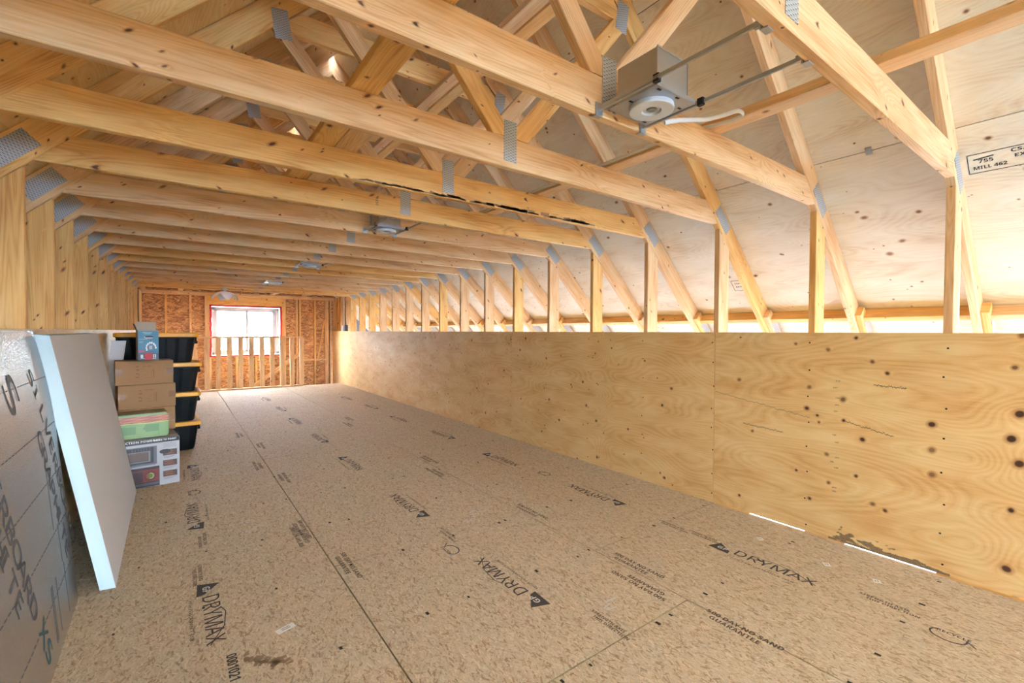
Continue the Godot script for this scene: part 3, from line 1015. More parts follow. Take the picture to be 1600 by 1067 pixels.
# ------------------------------------------------------------------ gable walls
func build_gables() -> void:
	var w := structure("wall_far", "far gable wall of bare studs over orange OSB, with the window", "gable wall")
	var zo := -11.790
	var st: SurfaceTool
	var hole := [0.595, 1.930, 0.680, 1.745]
	for r in [[-0.70, 0.30, 0.53, 2.045], [0.303, 0.595, 0.53, 2.045], [1.93, 2.35, 0.53, 2.045], [2.353, 3.20, 0.53, 2.045], [0.598, 1.927, 0.53, 0.68], [0.598, 1.927, 1.745, 2.045], [-0.70, 0.90, -2.7, 0.527], [0.903, 3.20, -2.7, 0.527]]:
		st = fresh()
		sheet(st, Vector3(r[0], r[3], zo), Vector3(r[1] - r[0], 0, 0), Vector3(0, r[2] - r[3], 0), Vector3(0, 0, -0.011), Vector2(rng.randf(), rng.randf()), (r[1] - r[0]) / 1.3, (r[3] - r[2]) / 1.3)
		obj("osb_panel", st, M.osb_wall, w)
	st = fresh()
	prism(st, PackedVector2Array([Vector2(-0.64, 2.05), Vector2(3.20, 2.05), Vector2(1.278, 3.97)]), zo - 0.011, zo, 0.8)
	obj("osb_panel", st, M.osb_wall, w)
	var studs := [[-0.620, -0.582], [-0.198, -0.160], [0.214, 0.252], [0.480, 0.518], [0.520, 0.557], [0.558, 0.595], [1.930, 1.968], [1.970, 2.008], [2.012, 2.05], [2.272, 2.310], [2.335, 2.373], [2.670, 2.708], [2.920, 2.958], [2.962, 3.0], [3.03, 3.068]]
	for s in studs:
		st = fresh()
		block(st, Vector3(s[0], -2.70, zo), Vector3(s[1], 1.755 if s[0] in [0.558, 1.930] else 1.96, -11.70))
		obj("stud", st, any_lumber(), w)
	for s in [[0.72, 0.758], [1.04, 1.078], [1.42, 1.458], [1.77, 1.808]]:
		st = fresh()
		block(st, Vector3(s[0], -2.70, zo), Vector3(s[1], 0.640, -11.70))
		obj("cripple_stud", st, any_lumber(), w)
	st = fresh()
	block(st, Vector3(0.596, 0.641, zo), Vector3(1.929, 0.679, -11.70))
	obj("sill_plate", st, any_lumber(), w)
	st = fresh()
	block(st, Vector3(0.520, 1.757, zo), Vector3(2.008, 1.958, -11.698))
	obj("header", st, M.lumber[1], w)
	for r in [[-0.158, 0.212], [2.375, 2.668], [2.71, 2.918]]:
		st = fresh()
		block(st, Vector3(r[0], 0.505, zo), Vector3(r[1], 0.543, -11.70))
		obj("block", st, any_lumber(), w)
	for y in [1.961, 2.001]:
		st = fresh()
		block(st, Vector3(-0.64, y, zo), Vector3(3.2, y + 0.038, -11.70))
		obj("top_plate", st, any_lumber(), w)
	# lookout blocks from the last truss to the gable
	for x in [-0.58, 0.02, 1.72, 2.40]:
		st = fresh()
		block(st, Vector3(x, 2.040, -11.70), Vector3(x + 0.089, 2.078, -10.34))
		obj("lookout_block", st, M.lumber[0], w)
	gable_skin(w, -11.835, -11.801, hole)

	var win := structure("window_1", "white sliding window in the far wall, taped round with red", "window")
	st = fresh()
	var x0: float = hole[0] + 0.012
	var x1: float = hole[1] - 0.012
	var y0: float = hole[2] + 0.012
	var y1: float = hole[3] - 0.012
	var zf := -11.80
	for r in [[x0, x1, y0, y0 + 0.055], [x0, x1, y1 - 0.05, y1], [x0, x0 + 0.05, y0, y1], [x1 - 0.05, x1, y0, y1]]:
		block(st, Vector3(r[0], r[2], zf - 0.035), Vector3(r[1], r[3], zf + 0.035))
	obj("window_frame", st, M.vinyl, win)
	var xm := 1.262
	for s in [[x0 + 0.05, xm + 0.028, zf + 0.012], [xm - 0.028, x1 - 0.09, zf - 0.016]]:
		st = fresh()
		for r in [[s[0], s[1], y0 + 0.055, y0 + 0.10], [s[0], s[1], y1 - 0.09, y1 - 0.05], [s[0], s[0] + 0.045, y0 + 0.055, y1 - 0.05], [s[1] - 0.045, s[1], y0 + 0.055, y1 - 0.05]]:
			block(st, Vector3(r[0], r[2], s[2] - 0.012), Vector3(r[1], r[3], s[2] + 0.012))
		var sash := obj("window_sash", st, M.vinyl, win)
		st = fresh()
		block(st, Vector3(s[0] + 0.04, y0 + 0.09, s[2] - 0.003), Vector3(s[1] - 0.04, y1 - 0.08, s[2] + 0.003), 0.0005)
		obj("window_pane", st, M.glass, sash)
	st = fresh()
	block(st, Vector3(x1 - 0.092, y0 + 0.05, zf - 0.03), Vector3(x1 - 0.045, y1 - 0.05, zf - 0.004))
	obj("jamb_filler", st, M.vinyl, win)
	# red sheathing tape on the studs round it, edges uneven
	for r in [[hole[0] - 0.03, hole[1] + 0.035, hole[3] - 0.004, hole[3] + 0.032], [hole[0] - 0.03, hole[1] + 0.03, hole[2] - 0.030, hole[2] + 0.002], [hole[0] - 0.032, hole[0] + 0.006, hole[2] - 0.02, hole[3] + 0.03], [hole[1] - 0.002, hole[1] + 0.036, hole[2] - 0.01, hole[3] + 0.03]]:
		st = fresh()
		var along_x: bool = r[1] - r[0] > r[3] - r[2]
		for i in 12:
			var a := i / 12.0
			var b := (i + 1) / 12.0
			var j := rng.randf_range(-0.005, 0.005)
			if along_x:
				block(st, Vector3(lerpf(r[0], r[1], a), r[2] + j, -11.6995), Vector3(lerpf(r[0], r[1], b), r[3] + j, -11.6965), 0.0005)
			else:
				block(st, Vector3(r[0] + j, lerpf(r[2], r[3], a), -11.6995), Vector3(r[1] + j, lerpf(r[2], r[3], b), -11.6965), 0.0005)
		obj("red_tape", st, M.red, win)

	# gable behind the camera, with a wide window
	w = structure("wall_near", "gable wall behind the camera with a wide window", "gable wall")
	hole = [0.5, 2.6, 0.62, 1.88]
	gable_skin(w, NEAR, NEAR + 0.12, hole)
	win = structure("window_2", "wide window in the gable behind the camera", "window")
	st = fresh()
	for r in [[0.5, 2.6, 0.62, 0.68], [0.5, 2.6, 1.82, 1.88], [0.5, 0.56, 0.62, 1.88], [2.54, 2.6, 0.62, 1.88], [1.52, 1.58, 0.62, 1.88]]:
		block(st, Vector3(r[0], r[2], NEAR + 0.02), Vector3(r[1], r[3], NEAR + 0.09))
	obj("window_frame", st, M.vinyl, win)
	for s in [[0.56, 1.52], [1.58, 2.54]]:
		st = fresh()
		block(st, Vector3(s[0], 0.68, NEAR + 0.05), Vector3(s[1], 1.82, NEAR + 0.056), 0.0005)
		obj("window_pane", st, M.glass, win)


func gable_skin(w: Node3D, z0: float, z1: float, h: Array) -> void:
	var polys := [
		[Vector2(-2.7, -2.75), Vector2(h[0], -2.75), Vector2(h[0], 2.05), Vector2(-0.65, 2.05), Vector2(-2.7, 0.0)],
		[Vector2(h[1], -2.75), Vector2(3.2, -2.75), Vector2(3.2, 2.05), Vector2(h[1], 2.05)],
		[Vector2(h[0], -2.75), Vector2(h[1], -2.75), Vector2(h[1], h[2]), Vector2(h[0], h[2])],
		[Vector2(h[0], h[3]), Vector2(h[1], h[3]), Vector2(h[1], 2.05), Vector2(h[0], 2.05)],
		[Vector2(-0.65, 2.05), Vector2(3.2, 2.05), Vector2(1.278, 3.975)],
		[Vector2(3.2, 0.0), Vector2(5.26, 0.0), Vector2(3.2, 2.05)]]
	for p in polys:
		var st := fresh()
		prism(st, PackedVector2Array(p), z0, z1, 0.8)
		obj("wall_sheathing", st, M.osb_wall if z0 > 0 else M.siding, w)


# ------------------------------------------------------------------ trusses
func plate(parent: Node3D, at: Vector3, along: Vector3, len: float, wid: float, facing := Vector3.BACK) -> void:
	var st := fresh()
	var across := facing.cross(along.normalized()) * wid * 0.5
	var l := along.normalized() * len * 0.5
	var t := -facing * 0.0014
	sheet(st, at + facing * 0.0014 - l - across, l * 2, across * 2, t, Vector2(rng.randf(), rng.randf()), len / 0.026, wid / 0.026)
	obj("connector_plate", st, M.plate, parent)


func build_trusses() -> void:
	var notes := ["crossing the upper right corner", "carrying the nearest recessed light", "behind the recessed light", "with dark bark along its chord", "large plate at upper left", "just behind the second recessed light", "", "", "", "just behind the third recessed light", "", "", "", "just behind the fourth recessed light", "", "above the frosted lamp", "next to the stairwell"]
	for k in 17:
		var z := Z0 - S * k
		var zc := z + 0.019
		var label: String = "%s timber roof truss from the camera end" % ordinal[k]
		if notes[k]:
			label += ", " + notes[k]
		var t := thing("roof_truss", label, "roof truss", Vector3(CX, 0, zc), 0.0, "roof trusses along the attic")
		var at := func(x: float, y: float) -> Vector3: return Vector3(x - CX, y, 0)
		var st := fresh()
		var cy := CH + 0.07
		board(st, at.call(-0.45, cy), at.call(3.006, cy), Vector3.UP, 0.038, 0.14, 1.0, -1.0)
		obj("ceiling_chord", st, M.lumber[[2, 0, 3, 4, 1, 5][k % 6]], t)
		for s in [1, -1]:
			st = fresh()
			board(st, Vector3(0, ROOF - CX - 0.099, 0), Vector3(s * 3.95, ROOF - CX - 0.099 - 3.95, 0), Vector3.UP, 0.038, 0.138, -1.0 if s == 1 else -1.0, 0.0)
			obj("rafter", st, any_lumber(), t)
			st = fresh()
			var xs := 3.1086 - CX if s == 1 else -0.5528 - CX
			# knee stud: from the floor to the rafter's slanting underside
			board(st, Vector3(xs + s * 0.065, -0.018 if s == -1 else -0.20, 0), Vector3(xs + s * 0.065, 5.058 - 3.1086 - 0.065, 0), Vector3(s, 0, 0), 0.038, 0.13, 0.0, -1.0)
			obj("knee_stud", st, any_lumber() if s == 1 else M.lumber[[1, 4][k % 2]], t)
			st = fresh()
			board(st, Vector3(s * 0.045, CH + 0.142, 0), Vector3(s * 0.77, 2.975, 0), Vector3(-s * 0.85, 0.72, 0), 0.038, 0.089, -0.8 , -0.62)
			obj("web", st, any_lumber(), t)
			plate(t, Vector3(s * (3.150 - CX), 2.02, 0.019), Vector3(s, -1, 0), 0.20, 0.09)
			plate(t, Vector3(s * 0.772, 3.0, 0.019), Vector3(s * 0.15, 1, 0), 0.17, 0.09)
			if s == 1:
				st = fresh()
				board(st, Vector3(3.79 - CX, 1.37, 0.0385), Vector3(4.45 - CX, 0.71, 0.0385), Vector3.UP, 0.038, 0.089)
				obj("heel_scab", st, any_lumber(), t)
				plate(t, Vector3(3.905 - CX, 1.262, 0.0575), Vector3(1, -1, 0), 0.15, 0.08)
		st = fresh()
		board(st, Vector3(-0.73, 3.035, 0), Vector3(0.73, 3.035, 0), Vector3.UP, 0.038, 0.138, 1.0, -1.0)
		obj("collar_tie", st, any_lumber(), t)
		plate(t, Vector3(-0.008, 2.109, 0.019), Vector3.UP, 0.19, 0.073)
		if k in [4, 5]:
			st = fresh()
			words(st, "1650", Transform3D(Basis(Vector3(0, -1, 0), Vector3(1, 0, 0), Vector3.BACK), Vector3(-0.9 + 0.17 * k, CH + 0.11, 0.0193)), 0.016, 1.0, false)
			obj("grade_stamp", st, M.ink_faint, t)
	# dark bark left on the lower edge of one chord
	var t4: Node3D = get_node("roof_truss_003")
	var st2 := fresh()
	for i in 110:
		var u := rng.randf()
		var x := lerpf(-0.55, 1.15, u) + rng.randf_range(-0.03, 0.03)
		var len := rng.randf_range(0.02, 0.08)
		var hh := rng.randf_range(0.004, 0.022) * (0.4 + 0.8 * u)
		board(st2, Vector3(x, CH + hh * 0.5 + rng.randf_range(0, 0.012), 0.0195), Vector3(x + len, CH + hh * 0.5 + rng.randf_range(0, 0.012), 0.0195), Vector3.UP, 0.0014, hh, 0, 0, 0.0003)
	var bark := obj("bark_edge", st2, mat(Color(0.68, 0.50, 0.34), 0.9), t4)
	bark.set_meta("kind", "stuff")


# ------------------------------------------------------------------ long braces
func build_braces() -> void:
	for b in [
		["flat brace board lying on the ceiling chords right of the recessed lights", 1.930, 2.020, 2.128, 1.4, -9.8, 0],
		["left one of two flat boards lying side by side on the ceiling chords", 0.530, 0.636, 2.128, 0.3, -3.3, 1],
		["right one of two flat boards lying side by side on the ceiling chords", 0.640, 0.746, 2.128, -1.95, -7.5, 0],
		["left one of two flat boards under the high collar ties", 1.490, 1.572, 2.926, 0.5, -4.9, 3],
		["right one of two flat boards under the high collar ties", 1.584, 1.668, 2.926, 0.5, -7.0, 4]]:
		var st := fresh()
		block(st, Vector3(b[1], b[3], b[5]), Vector3(b[2], b[3] + 0.037, b[4]), 0.003)
		tag(obj(numbered("brace_board"), st, M.lumber[b[6]], self), b[0], "brace board", "long brace boards across the trusses")


# ------------------------------------------------------------------ railing
func build_railing() -> void:
	var t := thing("guard_railing", "low wooden railing of flat upright slats in front of the far window", "railing", Vector3(1.1, 0, -10.90))
	var st := fresh()
	board(st, Vector3(-1.15, 1.083, 0), Vector3(1.14, 1.083, 0), Vector3.UP, 0.089, 0.034)
	obj("top_rail", st, M.lumber[2], t)
	st = fresh()
	board(st, Vector3(-1.15, 0.020, 0), Vector3(1.14, 0.020, 0), Vector3.UP, 0.089, 0.036)
	obj("bottom_rail", st, M.lumber[2], t)
	var x := 0.472 - 2 * 0.1945
	while x < 2.25:
		st = fresh()
		var w := rng.randf_range(-0.004, 0.004)
		board(st, Vector3(x - 1.1 + w, 0.04, 0.002), Vector3(x - 1.1 - w, 1.065, 0.002), Vector3.BACK, 0.088, 0.036)
		obj("slat", st, M.lumber[[2, 0, 5][rng.randi() % 3]], t)
		x += 0.1945


# ------------------------------------------------------------------ recessed lights
func build_recessed_lights() -> void:
	var labels := ["nearest recessed light, its steel box and white ring hung between the first trusses", "second nearest recessed light hung between the ceiling chords, seen nearly edge-on", "third recessed light between the ceiling chords, small and far down the room", "farthest recessed light, closest to the frosted lamp"]
	var first: Node3D
	for i in 4:
		var z := Z0 - S * 4 * i
		if i > 0:
			var c := first.duplicate()
			c.name = numbered("recessed_light")
			add_child(c)
			c.position = Vector3(1.335 - 0.02 * i, CH, z - 0.436)
			tag(c, labels[i], "ceiling light", "recessed lights down the attic")
			continue
		var t := thing("recessed_light", labels[0], "ceiling light", Vector3(1.335, CH, z - 0.436), 0.0, "recessed lights down the attic")
		first = t
		var st := fresh()
		block(st, Vector3(-0.105, 0.012, -0.105), Vector3(0.105, 0.0145, 0.100), 0.0005)
		for s in [-1, 1]:
			block(st, Vector3(-0.105, 0.0145, s * 0.1 - 0.001), Vector3(0.105, 0.026, s * 0.1 + 0.001), 0.0005)
		obj("mounting_plate", st, M.galv, t)
		st = fresh()
		for s in [[-0.075, 0.085], [0.02, 0.088], [0.075, -0.088], [-0.085, -0.02], [0.088, 0.05]]:
			block(st, Vector3(s[0] - 0.008, 0.0105, s[1] - 0.004), Vector3(s[0] + 0.008, 0.0119, s[1] + 0.004), 0.0004)
		obj("plate_slots", st, M.galv_dark, t)
		st = fresh()
		loft(st, [box_ring(-0.088, 0.078, -0.075, 0.086, 0.0146), box_ring(-0.088, 0.078, -0.075, 0.086, 0.143), box_ring(-0.084, 0.074, -0.071, 0.082, 0.147)])
		var h := obj("housing", st, M.galv, t)
		st = fresh()
		for c in [[-0.0885, 0.0865], [0.0785, 0.0865]]:
			board(st, Vector3(c[0], 0.015, c[1]), Vector3(c[0], 0.146, c[1]), Vector3.BACK, 0.004, 0.004, 0, 0, 0.001)
		board(st, Vector3(-0.088, 0.146, 0.087), Vector3(0.078, 0.146, 0.087), Vector3.UP, 0.003, 0.006, 0, 0, 0.001)
		board(st, Vector3(0.0795, 0.05, -0.04), Vector3(0.0795, 0.05, 0.05), Vector3.UP, 0.006, 0.05, 0, 0, 0.001)
		obj("seam_flange", st, M.galv, h)
		st = fresh()
		lathe(st, Transform3D(), [Vector2(0.0305, 0.0105), Vector2(0.0315, -0.002), Vector2(0.034, -0.0045), Vector2(0.071, -0.0055), Vector2(0.0745, -0.0045), Vector2(0.0750, -0.001), Vector2(0.0735, 0.0115)], 48)
		obj("trim_ring", st, M.white_metal, t)
		st = fresh()
		lathe(st, Transform3D(), [Vector2(0.0, -0.001), Vector2(0.013, -0.002), Vector2(0.018, 0.004), Vector2(0.0185, 0.0085)], 32)
		obj("lens", st, M.lens, t)
		st = fresh()
		lathe(st, Transform3D(), [Vector2(0.0185, 0.0085), Vector2(0.020, 0.001), Vector2(0.028, 0.001), Vector2(0.0305, 0.0105)], 32)
		obj("inner_ring", st, M.white_metal, t)
		for s in [-1, 1]:
			st = fresh()
			var x: float = s * 0.122
			board(st, Vector3(x, 0.020, -0.128), Vector3(x, 0.020, 0.12), Vector3.UP, 0.010, 0.017, 0, 0, 0.001)
			board(st, Vector3(x + s * 0.004, 0.021, -0.05), Vector3(x + s * 0.004, 0.021, 0.428), Vector3.UP, 0.008, 0.013, 0, 0, 0.001)
			var bar := obj("hanger_bar", st, M.galv, t)
			for e in [-0.1305, 0.4305]:
				st = fresh()
				var d := signf(e)
				block(st, Vector3(x - 0.016, -0.004, e - 0.002), Vector3(x + 0.016, 0.040, e + 0.002), 0.0005)
				block(st, Vector3(x - 0.016, -0.006, minf(e, e + d * 0.02)), Vector3(x + 0.016, -0.003, maxf(e, e + d * 0.02)), 0.0005)
				block(st, Vector3(x - 0.006, 0.012, minf(e, e - d * 0.02)), Vector3(x + 0.006, 0.030, maxf(e, e - d * 0.02)), 0.0005)
				obj("nailing_bracket", st, M.galv, bar)
			st = fresh()
			block(st, Vector3(x - 0.008, 0.008, 0.10), Vector3(x + 0.008, 0.032, 0.122), 0.002)
			obj("bar_clip", st, M.galv_dark, bar)


func box_ring(x0: float, x1: float, z0: float, z1: float, y: float) -> Array:
	return [Vector3(x0, y, z0), Vector3(x1, y, z0), Vector3(x1, y, z1), Vector3(x0, y, z1)]


# ------------------------------------------------------------------ insulation boards
func foil_point(a: float, y: float) -> Vector3:     # a: metres from the far edge, y: height
	var t := y / 1.212
	var curl := maxf(t - 0.6, 0.0) / 0.4
	return Vector3(-0.371 + 0.019 * minf(a, 0.8) - 0.105 * t - 0.035 * curl * curl, y, -2.806 - 0.05 * t + a)


func build_foam_boards() -> void:
	var t := thing("foil_board", "silver foil-faced insulation board with dark lettering, leaning on the left kneewall", "insulation board")
	var st := fresh()
	var na := 12
	var ny := 24
	var back := Vector3(-0.020, 0, 0)
	for side in 2:
		var off := back if side else Vector3.ZERO
		var n := Vector3(-1, -0.1, 0).normalized() if side else Vector3(1, 0.1, 0).normalized()
		for i in na:
			for j in ny:
				var p := []
				var uv := []
				for c in [[0, 0], [1, 0], [1, 1], [0, 1]]:
					var a: float = (i + c[0]) / float(na) * 2.44
					var y: float = (j + c[1]) / float(ny) * 1.212
					var q := foil_point(a, y)
					# the top corner is crushed round
					if i == 0 and c[0] == 0 and j >= ny - 1 and c[1] == 1:
						q += Vector3(0, -0.012, 0.012)
					p.append(q + off)
					uv.append(Vector2(a / 2.44, 1.0 - y / 1.212))
				var nn: Vector3 = (p[2] - p[0]).cross(p[3] - p[1]).normalized()
				quad(st, p, nn if nn.dot(n) > 0.0 else -nn, uv)
	for i in na:
		var a0 := i / float(na) * 2.44
		var a1 := (i + 1) / float(na) * 2.44
		quad(st, [foil_point(a0, 1.212), foil_point(a1, 1.212), foil_point(a1, 1.212) + back, foil_point(a0, 1.212) + back], Vector3.UP, [Vector2(0, 0), Vector2(0.1, 0), Vector2(0.1, 0.01), Vector2(0, 0.01)])
	for j in ny:
		var y0 := j / float(ny) * 1.212
		var y1 := (j + 1) / float(ny) * 1.212
		quad(st, [foil_point(0, y0), foil_point(0, y1), foil_point(0, y1) + back, foil_point(0, y0) + back], Vector3.FORWARD, [Vector2(0, 0), Vector2(0.1, 0), Vector2(0.1, 0.01), Vector2(0, 0.01)])
		quad(st, [foil_point(2.44, y0), foil_point(2.44, y1), foil_point(2.44, y1) + back, foil_point(2.44, y0) + back], Vector3.BACK, [Vector2(0, 0), Vector2(0.1, 0), Vector2(0.1, 0.01), Vector2(0, 0.01)])
	obj("facing", st, M.foil, t)
	# lettering: reads downwards, slanting to the far edge; positions are middles of the first letters (z, y)
	var run := Vector3(0, -0.93, -0.367)
	st = fresh()
	for l in [["SILVERBOARD", -2.55, 1.016, 1], ["GRAPHITE", -2.49, 0.782, 1], ["SILVERBOARD", -1.785, 1.05, 1], ["GRAPHITE", -1.74, 0.90, 1], ["SILVERBOARD", -1.02, 1.06, 1], ["GRAPHITE", -0.97, 0.85, 1]]:
		for i in l[0].length():
			foil_letter(st, l[0][i], l[1] + run.z * 0.0795 * i, l[2] + run.y * 0.0795 * i, 0.066)
	obj("printed_words", st, mat(Color(0.36, 0.34, 0.33), 0.6), t)
	st = fresh()
	foil_letter(st, "X", -2.149, 0.173, 0.075)
	foil_letter(st, "S", -2.185, 0.087, 0.075)
	obj("printed_words", st, mat(Color(0.20, 0.36, 0.36), 0.6), t)
	st = fresh()
	foil_letter(st, "S", -2.205, 0.975, 0.13)
	# ruled lines and bars
	for y in [0.20, 0.405, 0.61, 0.81, 1.01]:
		for i in 60:
			var a := 0.02 + i * 0.038
			foil_stroke(st, a, y, a + 0.024, y, 0.003)
	for b in [[0.46, 0.26, 0.05, 0.006], [0.44, 0.26, 0.05, 0.004], [0.37, 0.26, 0.05, 0.004], [0.20, 0.25, 0.04, 0.003], [0.30, 0.74, 0.42, 0.003], [0.22, 0.42, 0.26, 0.003], [1.0, 0.22, 0.02, 0.02]]:
		foil_stroke(st, b[0], b[1], b[0], b[2], b[3])
	obj("printed_lines", st, mat(Color(0.36, 0.34, 0.33), 0.6), t)

	var f := thing("foam_board", "thick white foam board leaning on the left kneewall behind the foil board", "insulation board")
	st = fresh()
	var fr := [Vector3(-0.243, 0.0, -2.822), Vector3(-0.258, 0.0, -4.44), Vector3(-0.455, 1.19, -4.36), Vector3(-0.458, 1.19, -2.86)]
	var bk := []
	for p in fr:
		bk.append(p + Vector3(-0.057, 0.004, 0.0))
	var n := Vector3(0.985, 0.17, 0)
	var uv := [Vector2(0, 0), Vector2(1, 0), Vector2(1, 1), Vector2(0, 1)]
	quad(st, fr, n, uv)
	quad(st, bk, -n, uv)
	obj("foam_face", st, M.foam, f)
	st = fresh()
	for i in 4:
		var j := (i + 1) % 4
		quad(st, [fr[i], fr[j], bk[j], bk[i]], [Vector3(0, -1, 0), Vector3(0, 0, -1), Vector3(0, 1, 0), Vector3(0, 0, 1)][i], uv)
	obj("foam_edge_blue_lit", st, M.foam_edge_blue_lit, f)
	# a second thin sheet behind the totes
	st = fresh()
	var wob := []
	for i in 7:
		var y := i / 6.0 * 1.12
		wob.append([Vector3(-0.49 - 0.012 * sin(i * 1.7), y, -5.46), Vector3(-0.405 + 0.035 * (y / 1.12 - 0.5) + 0.012 * sin(i * 2.4), y, -5.46)])
	for i in 6:
		for z in [0.0, -0.02]:
			var off := Vector3(0, 0, z)
			quad(st, [wob[i][0] + off, wob[i][1] + off, wob[i + 1][1] + off, wob[i + 1][0] + off], Vector3(0, 0, 1 if z == 0.0 else -1), uv)
		for e in 2:
			quad(st, [wob[i][e], wob[i + 1][e], wob[i + 1][e] + Vector3(0, 0, -0.02), wob[i][e] + Vector3(0, 0, -0.02)], Vector3(-1 if e == 0 else 1, 0, 0), uv)
	quad(st, [wob[6][0], wob[6][1], wob[6][1] + Vector3(0, 0, -0.02), wob[6][0] + Vector3(0, 0, -0.02)], Vector3.UP, uv)
	tag(obj("foam_offcut", st, M.foam, self), "narrow ragged white foam offcut standing between the left kneewall and the totes", "insulation board")


func foil_letter(st: SurfaceTool, ch: String, z: float, y: float, h: float) -> void:
	var a := z + 2.806 + 0.05 * y / 1.212
	var p := foil_point(a, y)
	var du := (foil_point(a, y + 0.02) - foil_point(a, y - 0.02)).normalized()
	var dv := Vector3(0, 0, -1)
	var n := du.cross(Vector3(0, 0, 1)).normalized()
	if n.x < 0:
		n = -n
	var x := (-du * 0.93 + dv * 0.367).normalized()
	var up := n.cross(x)
	words(st, ch, Transform3D(Basis(x, up, n), p + n * 0.0008 - x * h * 0.62 - up * h * 0.5), h, 1.62, false)


func foil_stroke(st: SurfaceTool, a0: float, y0: float, a1: float, y1: float, w: float) -> void:
	var n := Vector3(1, 0.1, 0).normalized()
	var steps := maxi(1, int(absf(y1 - y0) / 0.06))
	for i in steps:
		var p := foil_point(lerpf(a0, a1, float(i) / steps), lerpf(y0, y1, float(i) / steps))
		var q := foil_point(lerpf(a0, a1, float(i + 1) / steps), lerpf(y0, y1, float(i + 1) / steps))
		board(st, p + n * 0.0006, q + n * 0.0006, n, w, 0.0006, 0, 0, 0.0001)


# ------------------------------------------------------------------ boxes
func face(st: SurfaceTool, x0: float, x1: float, y0: float, y1: float, z: float) -> void:
	quad(st, [Vector3(x0, y1, z), Vector3(x1, y1, z), Vector3(x1, y0, z), Vector3(x0, y0, z)], Vector3.BACK, [Vector2(0, 0), Vector2(1, 0), Vector2(1, 1), Vector2(0, 1)])


# A closed carton: origin at the middle of its front bottom edge, front facing +z.
func carton(t: Node3D, w: float, h: float, d: float, m: Material, printed: Material = null) -> void:
	var st := fresh()
	loft(st, [box_ring(-w / 2 + 0.002, w / 2 - 0.002, -d + 0.002, -0.002, 0.0), box_ring(-w / 2, w / 2, -d, 0.0, 0.003), box_ring(-w / 2, w / 2, -d, 0.0, h - 0.003), box_ring(-w / 2 + 0.002, w / 2 - 0.002, -d + 0.002, -0.002, h)])
	obj("carton_body", st, m, t)
	if printed:
		st = fresh()
		face(st, -w / 2 + 0.001, w / 2 - 0.001, 0.003, h - 0.003, 0.0006)
		obj("printed_front", st, printed, t)


